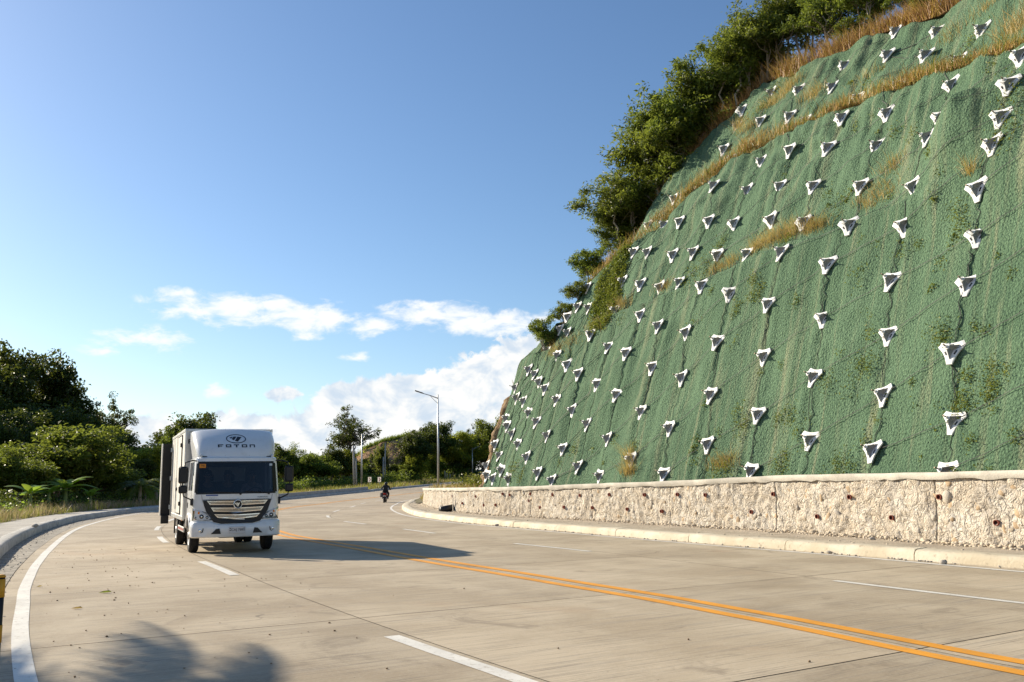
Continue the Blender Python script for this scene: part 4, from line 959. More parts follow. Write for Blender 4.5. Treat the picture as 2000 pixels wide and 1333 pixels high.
BACK = [
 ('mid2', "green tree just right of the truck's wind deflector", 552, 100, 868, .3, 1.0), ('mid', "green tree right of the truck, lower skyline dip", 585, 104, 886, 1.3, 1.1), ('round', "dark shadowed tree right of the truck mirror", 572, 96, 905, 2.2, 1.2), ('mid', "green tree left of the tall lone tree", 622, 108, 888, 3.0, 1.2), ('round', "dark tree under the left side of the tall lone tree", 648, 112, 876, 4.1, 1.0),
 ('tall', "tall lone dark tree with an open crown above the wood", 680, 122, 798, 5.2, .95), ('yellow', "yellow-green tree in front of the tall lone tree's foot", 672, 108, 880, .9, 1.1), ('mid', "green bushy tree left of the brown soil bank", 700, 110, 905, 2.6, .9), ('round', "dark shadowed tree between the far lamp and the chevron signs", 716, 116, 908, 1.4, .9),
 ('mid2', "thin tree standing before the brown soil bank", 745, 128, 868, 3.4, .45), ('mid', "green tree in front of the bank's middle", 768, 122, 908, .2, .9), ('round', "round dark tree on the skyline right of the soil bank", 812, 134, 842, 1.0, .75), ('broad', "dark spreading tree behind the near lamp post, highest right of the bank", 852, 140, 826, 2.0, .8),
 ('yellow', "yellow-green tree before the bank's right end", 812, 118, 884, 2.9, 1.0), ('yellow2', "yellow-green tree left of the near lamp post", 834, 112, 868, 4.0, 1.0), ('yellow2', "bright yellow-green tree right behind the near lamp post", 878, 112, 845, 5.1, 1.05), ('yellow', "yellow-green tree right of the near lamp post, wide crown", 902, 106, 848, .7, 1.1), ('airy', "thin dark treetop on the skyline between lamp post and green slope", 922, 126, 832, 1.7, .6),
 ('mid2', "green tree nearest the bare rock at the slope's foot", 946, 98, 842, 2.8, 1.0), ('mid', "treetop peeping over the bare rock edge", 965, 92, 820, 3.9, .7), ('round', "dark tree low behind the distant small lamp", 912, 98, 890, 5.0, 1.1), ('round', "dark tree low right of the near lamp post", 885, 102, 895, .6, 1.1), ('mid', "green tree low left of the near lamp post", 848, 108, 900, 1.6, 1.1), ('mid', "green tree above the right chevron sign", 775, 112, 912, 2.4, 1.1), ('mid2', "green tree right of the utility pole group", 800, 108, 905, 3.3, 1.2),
]
for kind, lab, x, dpt, yt, rz, sx in BACK: treepx("broadleaf_tree", kind, lab, x, dpt, yt, rz, GB, sx, -.1, "tree", 25.0 if x < 790 else 18.5)
# ------------------------------------------------------------------ undergrowth, verge grass, bananas, palms
def leaf_mass(name, th_rng, off_rng, n_cl, per, hmax, leaf, mat, label, seed, flat=.7, offmin=None):
    rg = np.random.default_rng(seed); th = rg.uniform(*th_rng, n_cl); off = rg.uniform(*off_rng, n_cl)
    if offmin is not None: off = np.maximum(off, offmin(th))
    zz = rg.random(n_cl) ** 1.3 * hmax * (.6 + .4 * vnoise(np.stack([th * .9, off * .3, th * 0], -1), seed))
    base = np.array([ground_z(a, b) for a, b in zip(th, off)]); C_ = PT(th, off, base + zz)
    P = np.repeat(C_, per, 0); N = len(P); o_ = rg.normal(size=(N, 3)) * np.array([.45, .45, .45 * flat]); P = P + o_
    P[:, 2] = np.maximum(P[:, 2], .1)
    V, q = leaves(P, np.full(N, leaf), .5, seed + 1, .5)
    return tag(link(name, mesh_np(name, V, [q], mat)), label, "undergrowth", kind="stuff")
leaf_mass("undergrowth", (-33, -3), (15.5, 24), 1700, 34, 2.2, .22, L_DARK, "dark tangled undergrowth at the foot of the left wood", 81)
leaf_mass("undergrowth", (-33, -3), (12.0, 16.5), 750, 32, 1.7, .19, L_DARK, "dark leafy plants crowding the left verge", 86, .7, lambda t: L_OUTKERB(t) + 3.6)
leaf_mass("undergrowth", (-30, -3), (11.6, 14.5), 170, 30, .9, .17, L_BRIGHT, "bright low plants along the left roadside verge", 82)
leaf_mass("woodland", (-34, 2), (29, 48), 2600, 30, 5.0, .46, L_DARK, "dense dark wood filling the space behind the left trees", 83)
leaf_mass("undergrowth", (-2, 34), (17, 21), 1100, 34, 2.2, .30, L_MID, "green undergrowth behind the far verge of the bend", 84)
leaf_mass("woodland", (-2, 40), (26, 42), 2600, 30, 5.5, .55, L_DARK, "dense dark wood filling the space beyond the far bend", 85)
rg = np.random.default_rng(91)
def verge(name, th_rng, off_fn, n, h0, h1, w, mat, label, seed, dens=.5, z=.12):
    rg = np.random.default_rng(seed); th = rg.uniform(*th_rng, n); off = off_fn(th, rg.random(n)); keep = rg.random(n) < .55 + dens * vnoise(np.stack([th * 2.5, off * .8, th * 0], -1), seed)
    th, off = th[keep], off[keep]; N = len(th); P = PT(th, off, z); h = rg.uniform(h0, h1, N) * (1 + .4 * vnoise(P * .8, seed + 3))
    return stuff_blades(name, P, np.maximum(h, .08), np.full(N, w), mat, label, "grass", .8, (.08, -.05, 0), seed + 1)
verge("verge_grass", (-36, -2), lambda t, u: L_OUTKERB(t) + 1.9 + u * 2.2, 12000, .18, .55, .022, L_GRASS, "yellow green grass on the verge behind the left pavement", 92)
verge("plume_grass", (-30, -6), lambda t, u: L_OUTKERB(t) + 2.0 + u * 1.6, 7000, .35, .70, .026, L_PINK, "pinkish plumed grass beside the left pavement", 93, .75)
verge("verge_grass", (-2, 32), lambda t, u: L_OUTKERB(t) + .7 + u * 6.5, 16000, .25, .7, .05, L_GRASS, "dry yellow grass on the far verge of the bend", 94)
verge("plume_grass", (3, 32), lambda t, u: L_OUTKERB(t) + .7 + u * 6.0, 6000, .3, .75, .05, L_PALEDRY, "straw-coloured grass on the far verge behind the chevron signs", 95, .7)
# inner embankment beyond the end of the wall
ths = np.arange(-9.0, 26, .4)
strip("embankment", ths, -8.9 + 0 * ths, -15.0 + 0 * ths, .1 + 0 * ths, 1.3 + .02 * np.clip(ths + 9, 0, 30), M_VERGE, None, 8, jitter=.1, kind="structure")
N = 9000; th = rg.uniform(-16.5, 22, N); u = rg.random(N); off = np.where(th < -9, -9.9 - u * 4, -9.6 - u * 5); z = np.where(th < -9, 1.0, .15 + u * 1.1 + .02 * (th + 9))
P = PT(th, off, z); stuff_blades("embankment_grass", P, rg.uniform(.2, .55, N), np.full(N, .035), L_PALEDRY, "dry grass on the bank beyond the end of the retaining wall", "grass", .8, (0, 0, 0), 96)
P = PT(np.repeat(rg.uniform(-16.8, -13.8, 60), 40), np.repeat(-10.2 - rg.random(60) * 1.6, 40), np.repeat(1.15 + .45 * rg.random(60), 40)) + rg.normal(0, .16, (2400, 3))
V, q = leaves(P, np.full(len(P), .13), .45, 97); tag(link("bank_weeds", mesh_np("bank_weeds", V, [q], L_WEED)), "weedy plants at the foot of the bare rock", "weeds", kind="stuff")
# low white parapet on the embankment
pr = MB(); ths = np.linspace(3.2, 13.2, 40)
ring = lambda th, zt: [tuple(PT(th, -9.0 + a, zt + b)) for a, b in ((0, -.55), (0, 0), (-.3, 0), (-.3, -.55))]
pr.loft([ring(t, .95 + (t - 3.2) * .052) for t in ths])
tag(pr.build("parapet", M_CAP), "low whitish parapet climbing beyond the wall end past the lamp post", "parapet")

def banana(name, label, loc, s, seed, n=8, group=None):
    rr = random.Random(seed); root = empty(name, tuple(float(c_) for c_ in loc)); root.scale = (s, s, s)
    MB().tube([(0, 0, 0), (.02, 0, .6), (.03, .02, 1.3)], [.13, .11, .07], 8).build("stem", plain("banana_stem", (.16, .20, .06), .7), root, True)
    for k in range(n):
        a = k * 2.4 + rr.uniform(-.3, .3); L = rr.uniform(1.2, 1.8); up = rr.uniform(.5, 1.3); w0 = rr.uniform(.2, .3); mbb = MB(); V = []; F_ = []
        ca, sa = math.cos(a), math.sin(a); m = 9
        for i in range(m):
            f = i / (m - 1); r = L * f * math.cos(up * (1 - .3 * f)); z = 1.25 + L * (math.sin(up) * f - .55 * f * f); w = w0 * math.sin(math.pi * min(1, .08 + .92 * f)) ** .6 * (0.15 if i == 0 else 1)
            for sgn in (-1, 0, 1): V.append((ca * r - sa * w * sgn, sa * r + ca * w * sgn, z - .10 * abs(sgn) * w * 3))
        for i in range(m - 1):
            for j in (0, 1): b_ = i * 3 + j; F_.append((b_, b_ + 1, b_ + 4, b_ + 3))
        mbb.add(V, F_).build("leaf", L_BRIGHT, root, True)
    return tag(root, label, "banana plant", group)
def bpx(x, depth, s, lab, seed, n=8):
    p, d_ = spot(x, 18, 0, depth); banana("banana_plant", lab, p, s, seed, n, "banana plants in the left wood")
bpx(178, 11.4, .75, "small bright banana plant at the verge, lit yellow green", 1, 6)
bpx(128, 11.9, 1.15, "large banana plant with pale shiny leaves in the left wood", 2, 9)
bpx(60, 12, .95, "banana plant in deep shade near the left edge", 3, 7)
bpx(96, 12.3, .95, "banana plant between the large one and the shaded one", 7, 8)
def palm(name, label, loc, H, L, nf, seed, group=None, lean=(0, 0), trunk_r=.14, mat=L_MID):
    rr = random.Random(seed); rg = np.random.default_rng(seed); root = empty(name, tuple(float(c_) for c_ in loc))
    top = Vector((lean[0], lean[1], H)); MB().tube([(0, 0, 0), (lean[0] * .2, lean[1] * .2, H * .4), (lean[0] * .6, lean[1] * .6, H * .75), tuple(top)], [trunk_r * 1.4, trunk_r, trunk_r * .9, trunk_r * .8], 8).build("trunk", M_BARKPALE, root, True)
    for k in range(nf):
        a = k * 2.399 + rr.uniform(-.2, .2); up = rr.uniform(-.1, 1.15); l = L * rr.uniform(.8, 1.1); pts = []; m = 12
        for i in range(m):
            f = i / (m - 1); r = l * f * (.55 + .45 * math.cos(up)); z = l * (math.sin(up) * f - .75 * f * f); pts.append(top + Vector((math.cos(a) * r, math.sin(a) * r, z)))
        mb = MB(); mb.tube([tuple(p) for p in pts], [.03 * (1 - .8 * i / (m - 1)) for i in range(m)], 4)
        for i in range(1, 34):
            f = i / 34; j = min(m - 2, int(f * (m - 1))); p = pts[j].lerp(pts[j + 1], f * (m - 1) - j); t = (pts[j + 1] - pts[j]).normalized(); sd2 = t.cross(Vector((0, 0, 1))).normalized()
            ll = l * .27 * math.sin(math.pi * (.12 + .83 * f))
            for sg in (-1, 1):
                e = p + sd2 * sg * ll * .85 + t * ll * .45 - Vector((0, 0, ll * rr.uniform(.25, .55))); w = t * .042 * max(1, L / 2.4)
                o = len(mb.v); mb.v += [tuple(p - w), tuple(p + w), tuple(e)]; mb.f.append((o, o + 1, o + 2))
        mb.build("frond", mat, root)
    return tag(root, label, "palm", group)
p, d_ = spot(274, 18, 0, 11.3); palm("coconut_palm", "young coconut palm on the verge left of the truck's rear", p, 1.6, 2.7, 13, 5)
p, d_ = spot(306, 18, 0, 14.5); palm("coconut_palm", "coconut palm with arching fronds right behind the truck's rear corner", p, 4.4, 2.6, 14, 6)
palm("coconut_palm", "roadside coconut palm outside the picture whose shadow falls bottom left", (-13.9, 12.4, .15), 5.7, 3.0, 17, 9, None, (.0, .1), .14, L_DARK)

# ------------------------------------------------------------------ soil bank on the skyline
def bank_point(u, v):
    x = 676 + 200 * u; d = ray(x, 950); d = d / d[1]; top = np.interp(x, [676, 700, 740, 800, 840, 876], [5.6, 8.2, 9.6, 10.8, 10.6, 9.0])
    if v <= .6: f = v / .6; Y = 168 + 7 * f ** 1.6; z = 1.5 + (top - 1.5) * f
    else: f = (v - .6) / .4; Y = 175 + 60 * f; z = top + 1.0 * math.sin(f * 2) - 3 * f * f
    return np.array([d[0] * 170 * (1 + .1 * max(0, v - .6)), Y, z])
NU, NV2 = 70, 40; G = np.array([bank_point(i / (NU - 1), j / (NV2 - 1)) for i in range(NU) for j in range(NV2)])
G[:, 1] += 1.0 * fbm(G * np.array([.35, .2, .5]), 5, 4); G[:, 2] += .25 * vnoise(G * .4, 6)
q = np.array([(i * NV2 + j, (i + 1) * NV2 + j, (i + 1) * NV2 + j + 1, i * NV2 + j + 1) for i in range(NU - 1) for j in range(NV2 - 1)])
tb = NT("soil_bank_earth"); v = tb.coord('Object'); kk = tb.noise(v, .35, 6, .65, .6); k3 = tb.noise(v, 1.6, 5, .7)
cb = tb.mix(tb.ramp(kk, .35, .65), (.30, .155, .075), (.40, .26, .13)); cb = tb.mix(tb.ramp(k3, .5, .65, 0, .8), cb, (.12, .085, .035))
tb.set(**{'Base Color': cb, 'Roughness': .95}); tb.bump(k3, 1.0, .5)
sb_ = link("soil_bank", mesh_np("soil_bank", G, [q], tb.m, True)); sb_["kind"] = "structure"
N = 6000; P = np.array([bank_point(a, b) for a, b in zip(rg.random(N), .58 + .16 * rg.random(N))]); P[:, 2] -= .1
stuff_blades("bank_grass", P, rg.uniform(.4, 1.1, N), np.full(N, .12), L_MID, "green grass along the top of the brown soil bank", "grass", .7, (0, 0, 0), 98)
Cb = np.array([bank_point(a, b) for a, b in zip(rg.random(50), .05 + .5 * rg.random(50))]); P = np.repeat(Cb, 30, 0) + rg.normal(0, .55, (1500, 3)); V, q = leaves(P, np.full(len(P), .34), .5, 99)
tag(link("bank_shrubs", mesh_np("bank_shrubs", V, [q], L_YEL)), "scrubby bushes on the face of the brown soil bank", "shrubs", kind="stuff")

# ------------------------------------------------------------------ street lamps, poles, signs, barrier, posts
def street_lamp(label, loc, H, arm, sgn, ang, rise=.45, r=.085):
    """tapered steel pole with an arm, a strut and a flat lamp head"""
    root = empty("street_lamp", tuple(float(c_) for c_ in loc), ang)
    MB().tube([(0, 0, 0), (0, 0, H * .5), (0, 0, H)], [r * 1.25, r, r * .6], 10).build("pole", M_STEEL, root, True)
    MB().box(-.2, .2, -.2, .2, 0, .03).build("base_plate", M_STEEL, root)
    MB().tube([(0, 0, H - .35), (sgn * arm * .5, 0, H - .35 + rise * .55), (sgn * arm, 0, H - .35 + rise)], [.05, .042, .036], 8).build("arm", M_STEEL, root, True)
    MB().tube([(0, 0, H - .85), (sgn * arm * .28, 0, H - .45), (sgn * arm * .5, 0, H - .35 + rise * .5)], .022, 6).build("strut", M_STEEL, root, True)
    x0, x1 = sorted((sgn * arm * .93, sgn * (arm + .75))); sl = math.atan2(rise, arm)
    hd = MB().box(-.40, .40, -.13, .13, -.045, .045, .02).build("lamp_head", plain("lamp_grey", (.17, .175, .18), .5, .4), root); hd.location = (sgn * (arm + .3), 0, H - .33 + rise + .3 * math.tan(sl)); hd.rotation_euler = (0, -sgn * sl, 0)
    ln = MB().box(-.3, .3, -.09, .09, -.058, -.047).build("lens", plain("lamp_lens", (.6, .6, .58), .2), hd)
    return tag(root, label, "street lamp", "street lamps along the bend")
def atpx(x, depth): d = ray(x, 950); d = d / d[1]; return np.array([d[0] * depth, depth, float(gz(depth))])
p = atpx(856, 83); street_lamp("tall street lamp standing at the wall's far end, arm pointing left", p, height_for(858, 83, 771, p[2]), 1.45, -1, 0.15, .48)
p = atpx(706, 131); p[2] += .1; street_lamp("distant street lamp behind the barrier, arm pointing right", p, height_for(706, 131, 848, p[2]), 1.25, 1, -.2, .5, .11)
p = atpx(923, 168); p[2] += .1; street_lamp("small distant street lamp near the bare rock at the slope's foot", p, height_for(922, 168, 874, p[2]), .9, 1, -.2, .3, .09)
def pole(label, x, depth, ytop, r, lean=0.0, cross=True):
    p, depth = spot(x, depth); H = height_for(x, depth, ytop, p[2]); root = empty("utility_pole", tuple(float(c_) for c_ in p)); root.rotation_euler = (0, lean, 0)
    MB().tube([(0, 0, 0), (0, 0, H)], [r * 1.3, r], 8).build("pole", M_CONC, root, True)
    if cross: MB().box(-.55, .55, -.05, .05, H - .35, -.25 + H).build("crossarm", M_CONC, root)
    return tag(root, label, "pole", "concrete poles in front of the wood")
pole("leaning concrete pole just left of the distant street lamp", 692, 122, 870, .12, -.03, False)
pole("shorter concrete pole touching the leaning pole's right side", 696, 124, 895, .10, -.02, False)
pole("tallest concrete pole before the soil bank, right of the chevron signs", 752, 150, 866, .10, .0, False)
pole("shorter concrete pole left of the tallest one before the soil bank", 748, 148, 893, .09, .01, False)
# chevron signs
M_SIGNW = plain("sign_white", (.72, .66, .62), .5, var=.05); M_SIGNR = plain("sign_dark_red", (.13, .012, .018), .5, var=.1)
def chevron(label, x, depth, yc):
    p, depth = spot(x, depth); z = height_for(x, depth, yc, p[2]); root = empty("chevron_sign", tuple(float(c_) for c_ in p), -.8)
    MB().cyl((0, .03, 0), (0, .03, z + .2), .03, .03, 8).build("post", M_STEEL, root)
    b = MB().box(-.40, .40, -.012, .012, z - .36, z + .36).build("panel", M_SIGNW, root)
    w = .15; xs = [(-.2, .27), (-.2 + w * 1.5, .27), (.28, 0), (-.2 + w * 1.5, -.27), (-.2, -.27), (.05, 0)]
    MB().prism(xs, lambda a, c_, d: (a, d, z + c_), -.020, -.014).build("chevron_mark", M_SIGNR, b)
    return tag(root, label, "road sign", "chevron signs on the far verge")
chevron("left one of two white chevron signs with dark red arrows", 722, 131, 937)
chevron("right one of two white chevron signs with dark red arrows", 741, 134, 937)
# fence posts
for x, yt, lab in [(869, 921, "leftmost short brown post in the grass right of the near lamp"), (873, 924, "second short brown post from the near lamp"), (879, 926, "third short brown post from the near lamp"), (885, 922, "short reddish post furthest right of the near lamp")]:
    p, dpt = spot(x, 158); H = height_for(x, dpt, yt, p[2]); o = MB().tube([(0, 0, 0), (.03, 0, H * .6), (.01, 0, H)], [.10, .085, .07], 7).build("fence_post", M_BARKPALE if x < 884 else M_SOIL, None, True, tuple(float(c_) for c_ in p)); tag(o, lab, "post", "short posts in the far grass")
# concrete barrier along the outer edge of the far bend
mb = MB(); ths = np.linspace(-6, 15.2, 60)
prof = [(-.02, 0), (0, .25), (.07, .62), (.25, .62), (.32, .25), (.34, 0)]
mb.loft([[tuple(PT(t, float(L_OUTKERB(t)) + .42 + a, b)) for a, b in prof] for t in ths])
tag(mb.build("concrete_barrier", M_CONC), "low grey concrete barrier along the outer edge behind the truck", "barrier")
# striped marker post at the left picture edge
p = PT(-31.6, 7.0); d = ray(-3, 1200); d = d / d[1]; px_ = d[0] * 5.5
root = empty("marker_post", (float(px_), 5.5, 0.0)); Hm = height_for(0, 5.5, 1128, 0)
M_YB = plain("marker_yellow", (.62, .30, .02), .5)
MB().cyl((0, 0, 0), (0, 0, Hm), .024, .024, 12).build("post", M_BLACK, root, True)
for z0, z1 in ((.12, .22), (.34, .44), (.58, .68), (.84, Hm - .01)): MB().cyl((0, 0, z0), (0, 0, z1), .0265, .0265, 12).build("band", M_YB, root, True)
MB().cyl((0, 0, Hm), (0, 0, Hm + .015), .028, .022, 12).build("cap", M_YB, root, True)
MB().lathe([(.14, 0), (.13, .03), (.03, .06)], (0, 0, 0), (0, 0, 1), 16).build("foot", M_BLACK, root, True)
tag(root, "black post with yellow bands at the very left picture edge", "post")
# white marker stake and black drain pipe at the wall's foot
p = PT(-16.9, L_WALL(-16.9) + .30, .05); o = MB().tube([(0, 0, 0), (.0, 0, .85)], [.022, .02], 7).build("marker_stake", plain("stake_white", (.66, .63, .56), .7), None, False, tuple(p)); tag(o, "thin pale stake leaning by the wall near its far end", "stake")
p = PT(-16.5, L_WALL(-16.5) + .32, .05); root = empty("drain_pipe", tuple(p), .4)
MB().lathe([(.17, -.45), (.17, .45), (.145, .45), (.14, -.3)], (0, 0, .17), (1, .15, .12), 16).build("pipe", M_BLACK, root, True)
MB().lathe([(.185, .40), (.185, .46), (.165, .46), (.165, .40)], (0, 0, .17), (1, .15, .12), 16).build("collar", M_BLACK, root, True)
tag(root, "black plastic drain pipe lying at the foot of the wall", "pipe")

# ------------------------------------------------------------------ rubble, pebbles, fallen leaves
def rocks(name, P, r, mat, label, seed, cat="rubble"):
    rg = np.random.default_rng(seed); t = (1 + 5 ** .5) / 2
    ico = np.array([(-1, t, 0), (1, t, 0), (-1, -t, 0), (1, -t, 0), (0, -1, t), (0, 1, t), (0, -1, -t), (0, 1, -t), (t, 0, -1), (t, 0, 1), (-t, 0, -1), (-t, 0, 1)]) / 1.9
    fc = np.array([(0, 11, 5), (0, 5, 1), (0, 1, 7), (0, 7, 10), (0, 10, 11), (1, 5, 9), (5, 11, 4), (11, 10, 2), (10, 7, 6), (7, 1, 8), (3, 9, 4), (3, 4, 2), (3, 2, 6), (3, 6, 8), (3, 8, 9), (4, 9, 5), (2, 4, 11), (6, 2, 10), (8, 6, 7), (9, 8, 1)])
    N = len(P); V = ico[None] * rg.uniform(.65, 1.2, (N, 12, 1)) * np.stack([rg.uniform(.7, 1.4, N), rg.uniform(.7, 1.4, N), rg.uniform(.45, .9, N)], -1)[:, None, :] * r[:, None, None] + P[:, None, :]
    Fq = (fc[None] + (np.arange(N) * 12)[:, None, None]).reshape(-1, 3)
    return tag(link(name, mesh_np(name, V.reshape(-1, 3), [Fq], mat)), label, cat, kind="stuff")
N = 2600; th = -34 + 25 * rg.random(N) ** 1.1; d = np.abs(rg.normal(0, .22, N)); P = PT(th, L_WALL(th) + .08 + d, .045 + .03 * d + .05 * np.exp(-d / .12)); rocks("rubble", P, rg.uniform(.012, .05, N) * (1 + .8 * np.exp(-d / .1)), M_STONES[0], "rubble and gravel along the foot of the wall", 101)
N = 420; th = rg.uniform(-33, -10, N); u_ = rg.random(N); P = PT(th, L_INKERB(th) - .45 - u_ * (L_INKERB(th) - L_WALL(th) - .6), .165 - .13 * u_); rocks("rubble", P, rg.uniform(.01, .035, N), M_STONES[0], "loose stones on the inner pavement", 102)
N = 260; th = rg.uniform(-32.5, -20, N); P = PT(th, L_INKERB(th) + .03 + np.abs(rg.normal(0, .07, N)), .012); rocks("pebbles", P, rg.uniform(.008, .03, N), M_STONES[2], "grit lying along the inner kerb", 103, "pebbles")
N = 900; th = rg.uniform(-33.5, -10, N); u = np.abs(rg.normal(0, .25, N)); P = PT(th, L_OUTKERB(th) - .03 - u, .0); rocks("pebbles", P, rg.uniform(.006, .022, N), M_STONES[2], "grit lying in the gutter of the outer kerb", 104, "pebbles")
N = 170; th = rg.uniform(-32, -24, N); P = PT(th, 6.4 - np.abs(rg.normal(0, 1.7, N)), .008); rocks("pebbles", P, rg.uniform(.005, .014, N), M_SOIL, "dark crumbs scattered on the near left lane", 105, "pebbles")
def kerb_stone(label, x, y, r, dz):
    d = ray(x, y); t = (dz - CH) / d[2]; p = d * t; o = link("loose_stone", rock_mesh("loose_stone", int(x), M_STONES[2], 1, .3, .7)); o.location = (p[0], p[1], dz + r * .45); o.scale = (r, r * .8, r * .8); tag(o, label, "stone")
kerb_stone("fist-sized grey stone in front of the inner kerb at the right", 1842, 1103, .075, .0)
kerb_stone("dark stone at the inner kerb below the wall's middle", 1620, 1082, .06, .0)
kerb_stone("small dark stone against the inner kerb near the bend", 970, 1028, .07, .0)
kerb_stone("flat stone on the left pavement", 68, 1030, .11, .22)
kerb_stone("ochre stone at the foot of the wall right of its middle", 1704, 1056, .08, .05)
def fallen_leaf(label, x, y, s, mat, rz):
    d = ray(x, y); t = -CH / d[2]; p = d * t; me = MB().add([(-1, 0, .05), (-.3, .38, .25), (.5, .3, .35), (1, 0, .1), (.4, -.34, .3), (-.4, -.36, .18), (0, 0, .02)], [(0, 6, 1), (1, 6, 2), (2, 6, 3), (3, 6, 4), (4, 6, 5), (5, 6, 0)]).build("fallen_leaf", mat, None, False, (p[0], p[1], .006)); me.scale = (s, s, s); me.rotation_euler = (0, 0, rz); tag(me, label, "leaf")
fallen_leaf("curled green leaf lying on the near left lane", 205, 1159, .09, L_MID, .2)
fallen_leaf("small brown leaf on the near left lane beside the edge line", 77, 1147, .05, L_DRY, 1.2)
fallen_leaf("thin dry leaf lying left of the dashed lane line", 150, 1190, .07, L_DRY, .1)
# ------------------------------------------------------------------ the truck (front faces -y, origin on the ground under the front axle)
def paintmat(name, c, rough=.28, coat=.6, dirt=.10):
    t = NT(name); v = t.coord('Object'); d = t.ramp(t.noise(v, 3.2, 6, .7), .45, .75, 0, dirt)
    t.set(**{'Base Color': t.mix(d, c, (.42, .37, .30)), 'Roughness': rough, 'Coat Weight': coat, 'Coat Roughness': .08, 'Specular IOR Level': .5}); MATS[name] = t.m; return t.m
M_TW = paintmat("truck_white", (.74, .75, .76), .3, .5, .22)
M_BOXW = paintmat("cargo_box_white", (.66, .64, .59), .5, .0, .35)
M_ALU = plain("aluminium_trim", (.55, .55, .54), .38, .7, .1, 5)
M_CHROME = plain("chrome", (.75, .74, .72), .18, .95, .05)
M_MESHG = plain("grille_mesh", (.42, .37, .29), .45, .6, .2, 30)
M_RUBBER = plain("tyre_rubber", (.016, .016, .017), .85, var=.25, scale=12, bump=.3)
M_GREYP = plain("grey_plastic", (.05, .05, .052), .6)
M_DARKIN = plain("dark_interior", (.03, .03, .034), .8)
M_INK = plain("black_lettering", (.012, .013, .018), .4)
M_ORANGE = plain("orange_lens", (.75, .22, .02), .25)
M_RED = plain("red_reflector", (.55, .03, .02), .35)
tgl = NT("tinted_glass"); gl = tgl.n('ShaderNodeBsdfGlossy'); gl.inputs['Roughness'].default_value = .02; tp_g = tgl.n('ShaderNodeBsdfTransparent'); tp_g.inputs[0].default_value = (.27, .30, .34, 1)
fr = tgl.n('ShaderNodeFresnel'); fr.inputs[0].default_value = 1.5; mg = tgl.n('ShaderNodeMixShader'); tgl.t.links.new(fr.outputs[0], mg.inputs[0]); tgl.t.links.new(tp_g.outputs[0], mg.inputs[1]); tgl.t.links.new(gl.outputs[0], mg.inputs[2]); tgl.t.links.new(mg.outputs[0], tgl.o.inputs['Surface'])
M_GLASS = tgl.m
tcl = NT("clear_lens"); gl = tcl.n('ShaderNodeBsdfGlossy'); gl.inputs['Roughness'].default_value = .03; tpc = tcl.n('ShaderNodeBsdfTransparent'); tpc.inputs[0].default_value = (.93, .94, .95, 1)
fr = tcl.n('ShaderNodeFresnel'); fr.inputs[0].default_value = 1.45; mg = tcl.n('ShaderNodeMixShader'); tcl.t.links.new(fr.outputs[0], mg.inputs[0]); tcl.t.links.new(tpc.outputs[0], mg.inputs[1]); tcl.t.links.new(gl.outputs[0], mg.inputs[2]); tcl.t.links.new(mg.outputs[0], tcl.o.inputs['Surface'])
M_LENS = tcl.m
TYAW = R(24.5); TLOC = (-6.60, 21.18, 0.0); TSC = (.945, .97, .975)
truck = empty("box_truck", TLOC, TYAW); truck.scale = TSC; tag(truck, "white box truck with a roof wind deflector driving towards the camera", "truck")

def yfront(z): return -1.10 + (max(0, z - 1.34) * .20) + max(0, .9 - z) * .02
def hwid(z): return .985 - max(0, z - 1.35) * .055
YB = .56
def cab_ring(z, inset=0.0):
    yf, hw = yfront(z) + inset, hwid(z) - inset; r = .20; P = []
    for i in range(9): P.append((-hw, YB + (yf + r - YB) * i / 8))
    for i in range(1, 6): a = math.pi + math.pi / 2 * i / 6; P.append((-hw + r + r * math.cos(a), yf + r + r * math.sin(a)))
    for i in range(21): x = (-hw + r) + (2 * (hw - r)) * i / 20; P.append((x, yf))
    for i in range(1, 6): a = 1.5 * math.pi + math.pi / 2 * i / 6; P.append((hw - r + r * math.cos(a), yf + r + r * math.sin(a)))
    for i in range(9): P.append((hw, yf + r + (YB - yf - r) * i / 8))
    # gentle bow of the whole front
    return [(x, y + .07 * (x / hw) ** 2 * (1 if y < -.3 else max(0, (0.1 - y) / .4) if y < .1 else 0), z) for x, y in P]
ZL = [.60, .74, .88, 1.02, 1.16, 1.28, 1.335, 1.375, 1.42, 1.52, 1.64, 1.76, 1.88, 1.98, 2.035, 2.075, 2.115, 2.15]
rings = [cab_ring(z) for z in ZL] + [cab_ring(2.172, .035), cab_ring(2.185, .12)]
nR = len(rings[0]); allv = [p for r in rings for p in r]; body_f, glass_f, frit_f, side_f, sfrit_f = [], [], [], [], []
for i in range(len(rings) - 1):
    for j in range(nR - 1):
        f = (i * nR + j, (i + 1) * nR + j, (i + 1) * nR + j + 1, i * nR + j + 1)
        c_ = np.mean([allv[k] for k in f], 0); x, y, z = c_
        front = 10 <= j <= 36
        if front and 1.335 < z < 2.075:
            edge = z < 1.375 or z > 2.035 or j <= 11 or j >= 35
            corner = (z < 1.36 or z > 2.05) and (j <= 10 or j >= 36)
            if corner: body_f.append(f)
            elif edge: frit_f.append(f)
            else: glass_f.append(f)
        elif not front and -.66 < y < .34 and 1.42 < z < 2.06 and abs(x) > .85: side_f.append(f)
        elif abs(x) > .9 and math.hypot(y, z - .38) < .50: continue
        else: body_f.append(f)
top0 = (len(rings) - 1) * nR; body_f.append(tuple(reversed(range(top0, top0 + nR))))
back = [i * nR for i in range(len(rings))] + [i * nR + nR - 1 for i in reversed(range(len(rings)))]; body_f.append(tuple(back))
